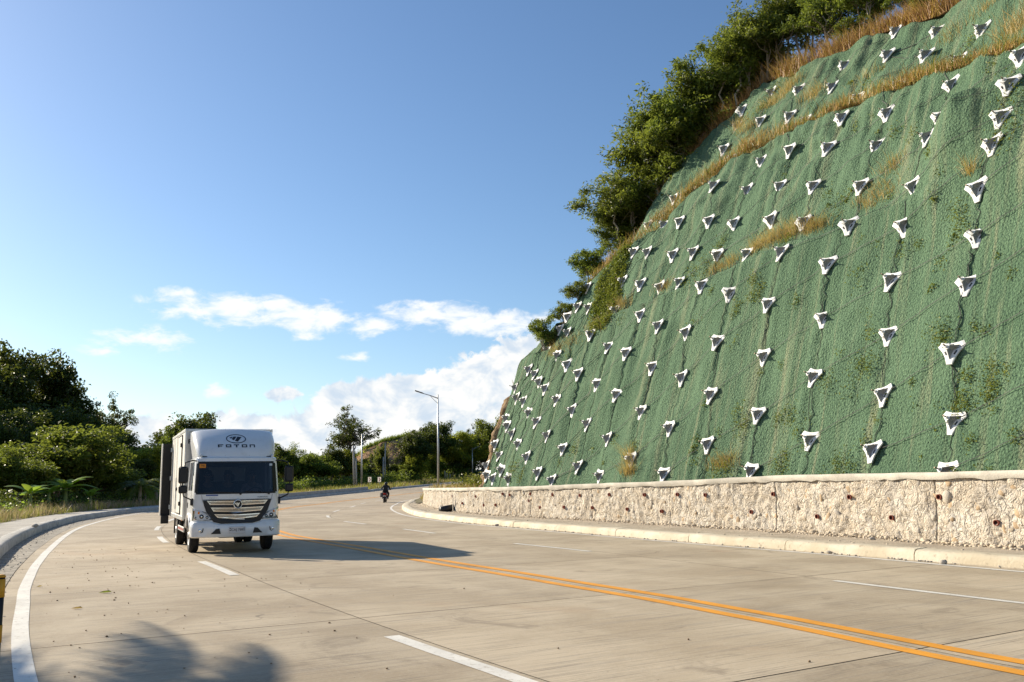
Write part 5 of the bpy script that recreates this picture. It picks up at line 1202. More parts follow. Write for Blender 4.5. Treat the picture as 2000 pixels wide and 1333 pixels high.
def sub(name, faces, mat, parent, off=0.0, smooth=True):
    used = sorted({k for f in faces for k in f}); mp = {k: i for i, k in enumerate(used)}
    V = [(allv[k][0] * (1 + off), allv[k][1] * (1 + off), allv[k][2]) for k in used]
    return MB().add(V, [tuple(mp[k] for k in f) for f in faces]).build(name, mat, parent, smooth)
cab = sub("cab", body_f, M_TW, truck)
m_ = cab.modifiers.new("es", 'EDGE_SPLIT'); m_.split_angle = R(40)
sub("windscreen_surround", frit_f, M_BLACK, cab, .0015)
sub("windscreen", glass_f, M_GLASS, cab)
sub("side_window", [f for f in side_f if allv[f[0]][0] < 0], M_GLASS, cab); sub("side_window", [f for f in side_f if allv[f[0]][0] > 0], M_GLASS, cab)
def fy(x, z):                                             # y of the cab front at x, z
    hw = hwid(z); return yfront(z) + .07 * (x / hw) ** 2
def front_poly(poly, d0, d1, name, mat, parent, step=.10, smooth=False):
    """polygon in x,z wrapped on the cab front, standing from d0 to d1 proud of it"""
    pts = []
    for (a, b) in zip(poly, poly[1:] + poly[:1]):
        n = max(1, int(math.hypot(b[0] - a[0], b[1] - a[1]) / step))
        for i in range(n): pts.append((a[0] + (b[0] - a[0]) * i / n, a[1] + (b[1] - a[1]) * i / n))
    mb = MB(); mb.loft([[(x, fy(x, z) - d0, z) for x, z in pts], [(x, fy(x, z) - d1, z) for x, z in pts]]); return mb.build(name, mat, parent, smooth)
# upper line of the front flap
for z0 in (1.215,): front_poly([(-.78, z0), (.78, z0), (.78, z0 + .006), (-.78, z0 + .006)], .001, .004, "panel_gap", M_GREYP, cab)
for sx in (-1, 1): front_poly([(sx * .80, 1.32), (sx * .785, 1.21), (sx * .70, .98), (sx * .705, .98), (sx * .792, 1.21), (sx * .807, 1.32)][::sx], .001, .004, "panel_gap", M_GREYP, cab)
grille = front_poly([(-.775, 1.205), (.775, 1.205), (.70, .96), (.53, .72), (.36, .675), (-.36, .675), (-.53, .72), (-.70, .96)], -.03, .020, "grille", M_BLACK, truck)
for (zt, zb, wt_, wb_, dip) in ((1.188, 1.100, .69, .62, .018), (1.040, .950, .60, .535, .030), (.890, .810, .52, .44, .034)):
    def barpoly(ins):
        top = [(-wt_ + ins * 1.3 + 2 * (wt_ - ins * 1.3) * i / 12, zt - ins - dip * .5 * (1 - abs(i - 6) / 6)) for i in range(13)]
        bot = [(wb_ - ins * 1.2 - 2 * (wb_ - ins * 1.2) * i / 12, zb + ins - dip * (1 - abs(i - 6) / 6)) for i in range(13)]
        return top + bot
    b = front_poly(barpoly(0), .018, .040, "grille_bar", M_CHROME, grille, 1.0); front_poly(barpoly(.020), .036, .044, "bar_mesh", M_MESHG, grille, 1.0)
# badge
bz = 1.105; y0 = fy(0, bz)
MB().lathe([(.105, .0), (.105, .05), (.09, .062), (.085, .055)], (0, y0 - .02, bz), (0, -1, 0), 28).build("badge", M_CHROME, truck, True)
bd = MB().lathe([(.086, .0), (.086, .058)], (0, y0 - .02, bz), (0, -1, 0), 28).build("badge_disc", M_BLACK, truck)
for k, (a, l) in enumerate(((-.045, .035), (-.008, .06), (.03, .085))):
    MB().prism([(a - .012, .03), (a + .014, .03), (a + .014 - l * .5, .03 - l), (a - .004 - l * .5, .03 - l * .8)], lambda u, w, d: (u, y0 - .02 - d, bz + w), .058, .064).build("badge_bar", M_CHROME, bd)
# headlights
for sx in (-1, 1):
    pl = [(sx * .968, 1.02), (sx * .60, .895), (sx * .545, .765), (sx * .965, .762)]; pl = pl if sx < 0 else pl[::-1]
    def wrap(x, z, d):                                    # follow the rounded corner
        ax = abs(x); k = max(0, ax - .80); return (x, fy(min(ax, .95), z) + k * k * 4.2 - d, z)
    ppts = []
    for (a, b) in zip(pl, pl[1:] + pl[:1]):
        for i in range(6): ppts.append((a[0] + (b[0] - a[0]) * i / 6, a[1] + (b[1] - a[1]) * i / 6))
    cxx_ = sum(p[0] for p in ppts) / len(ppts); czz_ = sum(p[1] for p in ppts) / len(ppts)
    hl_ = MB().loft([[wrap(x, z, -.05) for x, z in ppts], [wrap(x, z, .004) for x, z in ppts]]).build("headlight", plain("lamp_bowl", (.34, .34, .345), .35, .4), truck)
    MB().loft([[wrap(cxx_ + (x - cxx_) * 1.06, czz_ + (z - czz_) * 1.09, -.05) for x, z in ppts], [wrap(cxx_ + (x - cxx_) * 1.06, czz_ + (z - czz_) * 1.09, .002) for x, z in ppts]]).build("lamp_surround", M_GREYP, hl_)
    cxx = sum(p[0] for p in ppts) / len(ppts); czz = sum(p[1] for p in ppts) / len(ppts)
    MB().loft([[wrap(x, z, .006) for x, z in ppts], [wrap(cxx + (x - cxx) * .93, czz + (z - czz) * .93, .028) for x, z in ppts]]).build("lens", M_LENS, hl_, True)
    for (lx, lz, rr_, mt) in ((.79, .845, .048, M_BLACK), (.67, .825, .032, M_GREYP), (.905, .81, .032, M_GREYP)):
        w = wrap(sx * lx, lz, .0); MB().lathe([(rr_, -.01), (rr_, .012), (rr_ * .7, .016), (rr_ * .65, .004)], w, (0, -1, 0), 18).build("lamp", mt, hl_, True)
        MB().lathe([(rr_ * .62, 0), (rr_ * .5, .014), (rr_ * .2, .02)], w, (0, -1, 0), 14).build("bulb", M_CHROME, hl_, True)
    w = [wrap(sx * a, b, .012) for a, b in ((.955, .985), (.83, .945), (.84, .90), (.955, .905))]; MB().loft([[(x, y + .012, z) for x, y, z in w], w]).build("indicator", M_ORANGE, hl_)
# bumper
def bump_ring(z, inset):
    r = cab_ring(.74, inset - .035); k = lambda x: max(0, min(1, (.62 - abs(x)) / .22)); P = [(x, y - .02, z - (.07 * k(x) if z > .66 else 0)) for x, y, _ in r if y < -.52]; return P
bmp_rings = [bump_ring(.375, .03), bump_ring(.40, .0), bump_ring(.56, -.004), bump_ring(.70, .0), bump_ring(.735, .03)]
inn = [[(x * .86, y * .86, z) for x, y, z in bump_ring(z, 0)] for z in (.735, .375)]
bumper = MB().loft(bmp_rings + inn + [bmp_rings[0]], False, False).build("bumper", M_TW, truck, True)
mm = bumper.modifiers.new("es", 'EDGE_SPLIT'); mm.split_angle = R(50)
def by(x): return yfront(.74) + .07 * (x / .985) ** 2 - .066
def bpoly(poly, d0, d1, name, mat, parent): return MB().loft([[(x, by(x) - d0, z) for x, z in poly], [(x, by(x) - d1, z) for x, z in poly]]).build(name, mat, parent)
for sx in (-1, 1):
    pv = [(sx * .58, .455), (sx * .36, .455), (sx * .395, .575), (sx * .47, .565)]; bpoly(pv if sx > 0 else pv[::-1], -.02, .006, "bumper_vent", M_BLACK, bumper)
    pf = [(sx * .79, .585), (sx * .735, .55), (sx * .75, .50), (sx * .72 - 0, .59)]
    pf = [(sx * .74, .585), (sx * .90, .58), (sx * .875, .50), (sx * .80, .48), (sx * .755, .50)]
    fg = MB().loft([[(x, by(x) + max(0, abs(x) - .77) ** 2 * 4 + .02, z) for x, z in pf], [(x, by(x) + max(0, abs(x) - .77) ** 2 * 4 - .006, z) for x, z in pf]]).build("fog_lamp", M_GREYP, bumper)
    w = (sx * .82, by(.82) + .05 ** 2 * 4 - .006, .54); MB().lathe([(.034, -.01), (.034, .004), (.02, .008)], w, (0, -1, 0), 14).build("lens", M_CHROME, fg, True)
# number plate
pw = .185; plate_o = MB().box(-pw, pw, by(0) - .016, by(0) - .004, .455, .605, .004).build("number_plate", plain("plate_white", (.60, .57, .56), .5, var=.04), truck)
def text_mesh(s, size, mat, parent, loc, rot=(math.pi / 2, 0, 0), name="lettering", sx=1.0):
    cu = bpy.data.curves.new(name, 'FONT'); cu.body = s; cu.size = size; cu.align_x = 'CENTER'; cu.align_y = 'CENTER'; cu.extrude = .0012
    tmp = bpy.data.objects.new("tmp", cu); COL.objects.link(tmp); bpy.context.view_layer.update()
    me = bpy.data.meshes.new_from_object(tmp.evaluated_get(bpy.context.evaluated_depsgraph_get())); bpy.data.objects.remove(tmp); me.materials.clear(); me.materials.append(mat)
    o = link(name, me, parent, loc, rot); o.scale = (sx, 1, 1); return o
text_mesh("CAJ 788", .075, M_INK, plate_o, (0, by(0) - .018, .535), sx=1.05)
text_mesh("REGION", .022, M_INK, plate_o, (0, by(0) - .018, .476)) if False else None
for sx in (-1, 1):
    for zz in (.565, .525): MB().box(sx * .155 - .018, sx * .155 + .018, by(0) - .0185, by(0) - .0165, zz - .008, zz + .008).build("plate_mark", M_INK, plate_o)
# badges lettered on the flap
text_mesh("FOTON", .062, M_ALU, cab, (-.50, fy(-.5, 1.245) - .003, 1.245), (math.pi / 2 - .0, 0, .0), sx=1.25)
text_mesh("TORNADO", .042, M_GREYP, cab, (.58, fy(.58, 1.255) - .003, 1.255), (math.pi / 2, 0, .09), sx=1.2)
front_poly([(-.71, 1.298), (-.44, 1.298), (-.44, 1.325), (-.71, 1.325)], .001, .003, "blue_sticker", plain("sticker_blue", (.03, .08, .28), .4), cab)
# orange paper behind the windscreen, and its figures
sticker = front_poly([(-.86, 1.93), (-.72, 1.93), (-.72, 2.02), (-.86, 2.02)], -.001, .002, "windscreen_sticker", plain("sticker_orange", (.62, .22, .02), .6), cab)
text_mesh("746", .06, M_INK, sticker, (-.79, fy(-.79, 1.975) - .0045, 1.975), (math.pi / 2 - .18, 0, -.1))
front_poly([(.74, 1.97), (.81, 1.97), (.81, 2.02), (.74, 2.02)], -.001, .002, "windscreen_sticker", plain("sticker_pale", (.55, .6, .62), .6), cab)
# wipers
for xp, xe, zp in ((.06, -.56, 1.345), (.72, .16, 1.345)):
    MB().tube([(xp, fy(xp, zp) - .03, zp), ((xp + xe) / 2, fy((xp + xe) / 2, 1.37) - .035, 1.372), (xe, fy(xe, 1.39) - .02, 1.392)], [.014, .01, .007], 6).build("wiper", M_BLACK, truck)
    MB().lathe([(.026, 0), (.026, .03), (.015, .04)], (xp, fy(xp, zp) - .005, zp - .01), (0, -1, 0), 10).build("wiper_hub", M_BLACK, truck)
# mirrors
for sx in (-1, 1):
    x0 = sx * 1.215; mr = MB().box(x0 - .105, x0 + .105, -.99, -.88, 1.585, 1.965, .035).build("mirror", M_BLACK, truck)
    bevel(mr, .02, 2); MB().box(x0 - .085, x0 + .085, -.882, -.876, 1.61, 1.94).build("mirror_glass", M_CHROME, mr)
    m2 = MB().box(x0 - .095, x0 + .10, -1.0, -.90, 1.365, 1.545, .03).build("mirror", M_BLACK, truck); bevel(m2, .02, 2)
    MB().tube([(sx * .92, -.80, 2.09), (sx * 1.02, -.88, 2.10), (sx * 1.18, -.935, 2.05), (sx * 1.225, -.935, 1.75), (sx * 1.225, -.94, 1.45), (sx * 1.19, -.94, 1.30), (sx * 1.02, -.88, 1.22), (sx * .95, -.82, 1.215)], .017, 7).build("mirror_arm", M_BLACK, truck, True)
    MB().box(min(sx * .93, sx * 1.03), max(sx * .93, sx * 1.03), -.90, -.76, 1.09, 1.25, .02).build("mirror_bracket", M_BLACK, truck)
    MB().box(min(sx * .982, sx * 1.0), max(sx * .982, sx * 1.0), .30, .36, 1.02, 1.14, .004).build("door_handle", M_BLACK, truck)
    dw = hwid(1.0) + .002
    for yy in (-.62, .42): MB().box(min(sx * dw, sx * (dw + .002)), max(sx * dw, sx * (dw + .002)), yy, yy + .008, .92, 2.05).build("door_gap", M_GREYP, truck)
    # wheel arch trim
    arc = [(sx * .985, .51 * math.cos(a), .38 + .51 * math.sin(a)) for a in [R(q_) for q_ in range(20, 161, 10)]]; MB().tube(arc, .035, 6).build("wheel_arch", M_TW if sx < 0 else M_GREYP, truck, True)
    MB().box(min(sx * .62, sx * .96), max(sx * .62, sx * .96), .42, .47, .32, 1.0).build("mudguard", M_GREYP, truck)
# cab interior
MB().box(-.90, .90, -.45, .5, .62, .74).build("cab_floor", M_DARKIN, cab)
MB().box(-.88, .88, -.98, -.60, 1.10, 1.33, .03).build("dashboard", plain("dash_grey", (.06, .06, .065), .7), cab)
MB().box(-.86, .86, .44, .50, .75, 2.08).build("cab_back_wall", plain("cab_lining", (.10, .095, .09), .9), cab)
MB().box(-.52, .38, .425, .438, 1.62, 1.98, .01).build("rear_window", plain("rear_window_pane", (.45, .44, .40), .5), cab)
for xc in (-.52, -.02, .50):
    MB().box(xc - .22, xc + .22, -.10, .32, .92, 1.06, .04).build("seat", M_DARKIN, cab); MB().box(xc - .22, xc + .22, .25, .38, 1.02, 1.62, .05).build("seat_back", M_DARKIN, cab); MB().box(xc - .12, xc + .12, .27, .36, 1.64, 1.80, .03).build("headrest", M_DARKIN, cab)
MB().lathe([(.0, .0), (.02, .0)], (.5, -.4, 1.3), (0, -.5, .86), 8)
sw = [(.5 + .20 * math.cos(a), -.42 - .10 * math.sin(a), 1.30 + .17 * math.sin(a)) for a in [2 * math.pi * k / 20 for k in range(21)]]; MB().tube(sw, .015, 6, False).build("steering_wheel", M_BLACK, cab, True)
MB().box(.02, .28, fy(.1, 1.95) + .04, fy(.1, 1.95) + .08, 1.93, 2.0, .01).build("rear_view_mirror", M_BLACK, cab)
# wind deflector on the roof
def ry_(t): return -.86 + .72 * t ** 1.7
def rw_(t): return .90 + .06 * min(1, t * 1.6)
RZ0, RZ1 = 2.175, 2.80
def defl_ring(t, ins=0.0):
    z = RZ0 + (RZ1 - RZ0) * t; yf = ry_(t) + ins; hw = rw_(t) - ins; r = .20; P = []
    for i in range(5): P.append((-hw, .60 + (yf + r - .60) * i / 4))
    for i in range(1, 6): a = math.pi + math.pi / 2 * i / 6; P.append((-hw + r + r * math.cos(a), yf + r + r * math.sin(a)))
    for i in range(17): P.append(((-hw + r) + 2 * (hw - r) * i / 16, yf))
    for i in range(1, 6): a = 1.5 * math.pi + math.pi / 2 * i / 6; P.append((hw - r + r * math.cos(a), yf + r + r * math.sin(a)))
    for i in range(5): P.append((hw, yf + r + (.60 - yf - r) * i / 4))
    return [(x, y + .10 * (x / hw) ** 2 * (1 if y < .2 else 0), z + .045 * t * (1 - (x / hw) ** 2)) for x, y in P]
drs = [defl_ring(i / 10) for i in range(11)]; last = defl_ring(1, .04); drs.append([(x, y, z + .022) for x, y, z in last]); last = defl_ring(1, .16); drs.append([(x, y, z + .035) for x, y, z in last])
deflector = MB().loft(drs).build("wind_deflector", M_TW, truck, True); em = deflector.modifiers.new("es", 'EDGE_SPLIT'); em.split_angle = R(45)
MB().box(-.82, .82, -.80, -.60, 2.165, 2.20, .01).build("deflector_gap", M_BLACK, truck)
for sx in (-1, 1): MB().tube([(sx * .80, -.78, 2.17), (sx * .84, -.80, 2.215), (sx * .80, -.70, 2.23)], .028, 6).build("roof_lamp", M_TW, truck, True)
def dpt_(x, z):                                           # point on the deflector front at x and height z
    t0, t1 = 0.0, 1.0; 
    for _ in range(24):
        t = (t0 + t1) / 2; zz = RZ0 + (RZ1 - RZ0) * t + .045 * t * (1 - (x / rw_(t)) ** 2)
        if zz < z: t0 = t
        else: t1 = t
    return ry_(t) + .10 * (x / rw_(t)) ** 2
def on_defl(quads, name, parent=deflector, mat=M_INK, d=.006):
    """flat print: little quads (x,z) laid on the curved front"""
    mb = MB()
    for qd in quads:
        (ax, az_), (bx_, bz_), (cx_, cz_), (dx_, dz_) = qd; n = max(1, int(max(abs(bx_ - ax), abs(cx_ - dx_), abs(az_ - dz_), abs(bz_ - cz_)) / .04)); g = []
        for i in range(n + 1):
            for j in range(3):
                u, w = i / n, j / 2; x = (ax * (1 - u) + bx_ * u) * (1 - w) + (dx_ * (1 - u) + cx_ * u) * w; z = (az_ * (1 - u) + bz_ * u) * (1 - w) + (dz_ * (1 - u) + cz_ * u) * w; g.append((x, dpt_(x, z) - d, z))
        mb.add(g, [(i * 3 + j, (i + 1) * 3 + j, (i + 1) * 3 + j + 1, i * 3 + j + 1) for i in range(n) for j in range(2)])
    return mb.build(name, mat, parent)
def bar_h(x0, x1, zc, t): return ((x0, zc - t / 2), (x1, zc - t / 2), (x1, zc + t / 2), (x0, zc + t / 2))
def bar_v(xc, z0, z1, t): return ((xc - t / 2, z0), (xc - t / 2, z1), (xc + t / 2, z1), (xc + t / 2, z0))
ZT, ZB_, TK = 2.475, 2.405, .019; LW = .135
for name, xs in (("F", -.375), ("O", -.195), ("T", -.01), ("O", .175), ("N", .36)):
    a, b = xs - LW / 2 + .005, xs + LW / 2 - .005
    if name == "F": qs = [bar_v(a + .014, ZB_, ZT, .030), bar_h(a, b, ZT - TK / 2, TK), bar_h(a, b - .03, ZT - .042, TK * .8)]
    elif name == "O": qs = [bar_h(a, b, ZT - TK / 2, TK), bar_h(a, b, ZB_ + TK / 2, TK), bar_v(a + .013, ZB_, ZT, .027), bar_v(b - .013, ZB_, ZT, .027)]
    elif name == "T": qs = [bar_h(a, b, ZT - TK / 2, TK), bar_v(xs, ZB_, ZT, .032)]
    else: qs = [bar_h(a, b, ZT - TK / 2, TK), bar_v(a + .013, ZB_, ZT, .027), bar_v(b - .013, ZB_, ZT, .027)]
    on_defl(qs, "letter")
ex, ez, ecx, ecz = .235, .112, .0, 2.615
on_defl([((ecx + (ex) * math.cos(a0), ecz + ez * math.sin(a0)), (ecx + ex * math.cos(a1), ecz + ez * math.sin(a1)), (ecx + (ex - .022) * math.cos(a1), ecz + (ez - .017) * math.sin(a1)), (ecx + (ex - .022) * math.cos(a0), ecz + (ez - .017) * math.sin(a0))) for a0, a1 in [(2 * math.pi * k / 40, 2 * math.pi * (k + 1) / 40) for k in range(40)]], "emblem_ring")
on_defl([((-.135, .030), (-.065, .045), (-.10, -.004), (-.118, .012)), ((-.050, .046), (.020, .046), (-.045, -.035), (-.085, -.005)), ((.036, .046), (.115, .034), (.020, -.062), (-.028, -.042))] and [tuple((ecx + u, ecz + w) for u, w in qd) for qd in [((-.155, .030), (-.070, .056), (-.098, .019), (-.124, .003)), ((-.055, .056), (.021, .056), (-.055, -.037), (-.104, -.009)), ((.039, .056), (.136, .042), (.028, -.072), (-.035, -.049))]], "emblem_bars")
for xx in (-.28, .28): on_defl([bar_v(xx, 2.20, 2.39, .004)], "panel_gap", deflector, M_GREYP, .003)
# cargo box
X0, X1, Y0, Y1, Z0, Z1 = -1.06, 1.06, .70, 5.10, .74, 2.90
box = MB().box(X0, X1, Y0, Y1, Z0, Z1).build("cargo_box", M_BOXW, truck); bevel(box, .012)
for (a, b, c_, d, e, f) in ((X0 - .012, X0 + .03, Y0 - .012, Y0 + .05, Z0, Z1), (X1 - .03, X1 + .012, Y0 - .012, Y0 + .05, Z0, Z1), (X0 - .012, X0 + .03, Y1 - .05, Y1 + .012, Z0, Z1), (X1 - .03, X1 + .012, Y1 - .05, Y1 + .012, Z0, Z1)):
    MB().box(a, b, c_, d, e, f, .006).build("corner_trim", M_ALU, box)
for (a, b, c_, d, e, f) in ((X0 - .014, X0 + .04, Y0 - .014, Y1 + .014, Z1 - .05, Z1 + .015), (X1 - .04, X1 + .014, Y0 - .014, Y1 + .014, Z1 - .05, Z1 + .015), (X0 + .04, X1 - .04, Y0 - .016, Y0 + .03, Z1 - .05, Z1 + .012), (X0 - .014, X0 + .04, Y0 + .05, Y1 - .05, Z0 - .03, Z0 + .07), (X1 - .04, X1 + .014, Y0 + .05, Y1 - .05, Z0 - .03, Z0 + .07)):
    MB().box(a, b, c_, d, e, f, .005).build("edge_trim", M_ALU, box)
# side door on the picture's left side
sdoor = MB().box(X0 - .022, X0 + .005, 1.55, 2.75, .86, 2.78, .006).build("side_door", M_BOXW, truck)
for yy in (1.54, 2.755): MB().box(X0 - .026, X0 - .004, yy, yy + .018, .84, 2.80).build("door_seal", M_BLACK, sdoor)
for zz in (.84, 2.79): MB().box(X0 - .026, X0 - .004, 1.55, 2.77, zz, zz + .018).build("door_seal", M_BLACK, sdoor)
for zz in (1.05, 1.75, 2.5): MB().box(X0 - .055, X0 - .02, 1.50, 1.64, zz, zz + .10, .006).build("hinge", M_BLACK, sdoor)
MB().tube([(X0 - .05, 2.66, .95), (X0 - .05, 2.66, 1.75)], .014, 6).build("lock_rod", M_STEEL, sdoor); MB().box(X0 - .06, X0 - .02, 2.55, 2.70, 1.42, 1.50, .008).build("handle", M_BLACK, sdoor)
for yy in (3.3, 3.95, 4.5): MB().box(X0 - .008, X0 + .002, yy, yy + .025, .82, 2.84).build("panel_rib", M_ALU, box)
# rear door swung open at the back corner
rd = MB().box(X0 - .27, X0 - .02, Y1 - .10, Y1 - .04, .72, 2.74, .008).build("rear_door", plain("rear_door_inside", (.016, .016, .016), .7), truck); MB().box(X0 - .30, X0 - .27, Y1 - .13, Y1 + .12, .72, 2.74, .006).build("door_edge", M_BOXW, rd)
for zz in (.9, 1.7, 2.5): MB().box(X0 - .06, X0 + .0, Y1 - .13, Y1 - .02, zz, zz + .12, .006).build("hinge", M_STEEL, rd)
MB().box(X0 - .26, X0 - .05, Y1 - .20, Y1 - .04, .50, .72, .01).build("tail_step", M_BLACK, truck)
# lettering on the box front, mostly hidden by the deflector
for (q0, q1, q2, q3) in ((-1.0, -.97, 2.55, 2.66), (-.97, -.90, 2.635, 2.66), (-.97, -.915, 2.59, 2.61)): MB().box(q0, q1, Y0 - .005, Y0 - .001, q2, q3).build("letter", M_INK, box)
# chassis and wheels
for sx in (-1, 1): MB().box(sx * .42 - .04, sx * .42 + .04, -.7, 4.9, .50, .68).build("chassis_rail", M_GREYP, truck)
for yy in (.9, 1.9, 2.7, 4.2): MB().box(-1.0, 1.0, yy, yy + .07, .66, .74).build("cross_member", M_GREYP, truck)
MB().cyl((-.80, 0, .38), (.80, 0, .38), .055, .055, 10).build("axle", M_GREYP, truck); MB().cyl((-.80, 3.36, .38), (.80, 3.36, .38), .07, .07, 10).build("axle", M_GREYP, truck)
MB().box(-.36, .36, -.75, .3, .34, .62, .04).build("engine_sump", M_GREYP, truck)
def wheel(x, y, sx, r=.385, w=.215, name="wheel"):
    wr = empty(name); wr.parent = truck; wr.location = (x, y, r); ax = Vector((sx, 0, 0))
    MB().lathe([(r * .60, -w / 2), (r * .90, -w / 2), (r * .97, -w * .42), (r, -w * .30), (r, w * .30), (r * .97, w * .42), (r * .90, w / 2), (r * .60, w / 2), (r * .58, 0)], (0, 0, 0), ax, 36).build("tyre", M_RUBBER, wr, True)
    for k in (-.12, 0, .12): MB().lathe([(r * 1.004, k * w - .006), (r * 1.004, k * w + .006), (r * .985, k * w)], (0, 0, 0), ax, 36).build("tread_groove", M_BLACK, wr)
    rim = MB().lathe([(r * .60, w * .46), (r * .56, w * .50), (r * .52, w * .38), (r * .40, w * .18), (r * .27, w * .30), (r * .20, w * .55), (.0001, w * .58)], (0, 0, 0), ax, 30).build("rim", M_ALU, wr, True)
    for k in range(6):
        a = k * math.pi / 3; c_ = (sx * w * .26, r * .42 * math.cos(a), r * .42 * math.sin(a)); MB().lathe([(.03, 0), (.03, .012)], c_, ax, 10).build("hand_hole", M_BLACK, rim)
        a += .5; c_ = (sx * w * .32, r * .25 * math.cos(a), r * .25 * math.sin(a)); MB().lathe([(.016, -.02), (.016, .03)], c_, ax, 6).build("wheel_nut", M_STEEL, rim)
wheel(-.86, 0, -1); wheel(.86, 0, 1)
for sx in (-1, 1): wheel(sx * .90, 3.36, sx); wheel(sx * .66, 3.36, sx)
# side guard with red-white reflector
for sx in (-1, 1):
    g_ = MB().box(min(sx * .98, sx * 1.01), max(sx * .98, sx * 1.01), .95, 2.75, .42, .54, .006).build("side_guard", M_ALU, truck)
    for k in range(6): MB().box(min(sx * 1.012, sx * 1.016), max(sx * 1.012, sx * 1.016), 1.05 + k * .28, 1.17 + k * .28, .455, .505).build("reflector", M_RED, g_)
    for yy in (1.05, 2.6): MB().box(min(sx * .93, sx * .98), max(sx * .93, sx * .98), yy, yy + .05, .42, .74).build("guard_bracket", M_GREYP, truck)
    MB().box(min(sx * .5, sx * .9), max(sx * .5, sx * .9), 1.1, 2.3, .40, .68, .03).build("tank", M_GREYP, truck)
    MB().box(min(sx * .55, sx * 1.03), max(sx * .55, sx * 1.03), 3.82, 3.86, .28, .74).build("mud_flap", M_BLACK, truck)
    for yy in (.80, 2.85): MB().box(min(sx * 1.062, sx * 1.075), max(sx * 1.062, sx * 1.075), yy, yy + .08, .70, .735).build("marker_light", M_ORANGE, truck)

# ------------------------------------------------------------------ people: one skinned body each
def body(name, joints, edges, mat, parent=None, loc=(0, 0, 0), rz=0.0, root_i=0, sub_=2):
    me = bpy.data.meshes.new(name); me.from_pydata([j[:3] for j in joints], edges, []); o = link(name, me, parent, loc, (0, 0, rz))
    sk = o.modifiers.new("skin", 'SKIN'); ss = o.modifiers.new("sub", 'SUBSURF'); ss.levels = sub_; ss.render_levels = sub_
    for i, j in enumerate(joints):
        d = me.skin_vertices[0].data[i]; r = j[3]; d.radius = r if isinstance(r, tuple) else (r, r); d.use_root = (i == root_i)
    me.materials.append(mat); sk.use_smooth_shade = True; return o
def add_hand(J, E, w, sx):
    """palm, four fingers and a thumb grown from wrist joint w, pointing towards -y"""
    x, y, z = J[w][:3]; p = len(J); J.append((x, y - .055, z, (.036, .016))); E.append((w, p))
    for k, l in enumerate((.050, .062, .066, .054)):
        a = len(J); xx = x + (-.030 + .020 * k); J.append((xx, y - .095, z + .003, .0095)); J.append((xx, y - .095 - l * .55, z - .004, .009)); J.append((xx, y - .095 - l * .62, z - .032, .008)); E += [(p, a), (a, a + 1), (a + 1, a + 2)]
    a = len(J); J.append((x - sx * .045, y - .035, z - .002, .011)); J.append((x - sx * .058, y - .068, z - .014, .0095)); E += [(w, a), (a, a + 1)]
def clothed(root, J, E, skin, cloth, cloth_name, n_cloth, grow=1.07):
    """one continuous body, and a garment that follows it as its child"""
    b = body("body", J, E, skin, root)
    g = [(j[0], j[1], j[2], tuple(r * grow for r in j[3]) if isinstance(j[3], tuple) else j[3] * grow + .004) for j in J[:n_cloth]]
    body(cloth_name, g, [e for e in E if max(e) < n_cloth], cloth, root); return b
M_SKIN = plain("skin", (.22, .12, .075), .6, var=.08); M_HAIR = plain("black_hair", (.012, .01, .009), .7)
def occupant(label, x, shirt, hands, hz=0.0):
    """seated in the cab: pelvis on the seat, thighs forward, arms to the wheel or lap"""
    J = [(0, .12, 1.10, (.15, .12)), (0, .16, 1.32, (.15, .11)), (0, .17, 1.50, (.18, .10)), (0, .155, 1.59, (.06, .06))]
    E = [(0, 1), (1, 2), (2, 3)]
    for sx in (-1, 1):
        b = len(J); J += [(sx * .19, .17, 1.51, .062), (sx * .25, .05, 1.30, .05), (sx * hands[0], hands[1], hands[2], .036), (sx * .09, -.10, 1.10, .085), (sx * .11, -.36, 1.08, .065), (sx * .11, -.42, .78, .05)]
        E += [(2, b), (b, b + 1), (b + 1, b + 2), (0, b + 3), (b + 3, b + 4), (b + 4, b + 5)]
    tr_ = TYAW; c_, s_ = math.cos(tr_), math.sin(tr_); wx = TLOC[0] + c_ * x * TSC[0]; wy = TLOC[1] + s_ * x * TSC[0]
    root = empty("person", (wx, wy, 0.0), tr_); root.scale = TSC; tag(root, label, "person")
    nc = len(J); h0 = len(J); J += [(0, .135, 1.68, (.072, .085)), (0, .13, 1.76, (.082, .098)), (0, .14, 1.84, (.07, .08))]; E += [(3, h0), (h0, h0 + 1), (h0 + 1, h0 + 2)]
    add_hand(J, E, 6, -1); add_hand(J, E, 12, 1)
    clothed(root, J, E, M_SKIN, shirt, "clothes", nc)
    MB().lathe([(.0001, .115), (.06, .105), (.092, .055), (.098, .0), (.09, -.03)], (0, .155, 1.79), (0, .15, 1), 16).build("hair", M_HAIR, root, True)
    f_ = MB(); f_.tube([(0, .055, 1.77), (0, .028, 1.735), (0, .05, 1.725)], [.012, .018, .012], 6); f_.build("nose", M_SKIN, root, True)
    for sx in (-1, 1): MB().lathe([(.0001, .012), (.012, .006), (.014, 0)], (sx * .032, .045, 1.775), (0, -1, 0), 10).build("eye", M_HAIR, root, True); MB().lathe([(.0001, .02), (.02, .01), (.026, -.01)], (sx * .088, .14, 1.76), (sx, 0, 0), 10).build("ear", M_SKIN, root, True)
    MB().box(-.028, .028, .042, .055, 1.692, 1.702).build("mouth", plain("lips", (.16, .06, .05), .6), root)
occupant("driver in a patterned pale shirt at the wheel of the truck", .50, plain("pale_shirt", (.30, .22, .22), .8, var=.35, scale=14), (.14, -.32, 1.36))
occupant("passenger in dark clothes in the middle of the truck cab", -.08, plain("navy_shirt", (.03, .035, .06), .85), (.12, -.18, 1.16))
occupant("passenger at the truck's other window, in dark clothes", -.55, plain("grey_shirt", (.05, .05, .06), .85), (.12, -.18, 1.16))

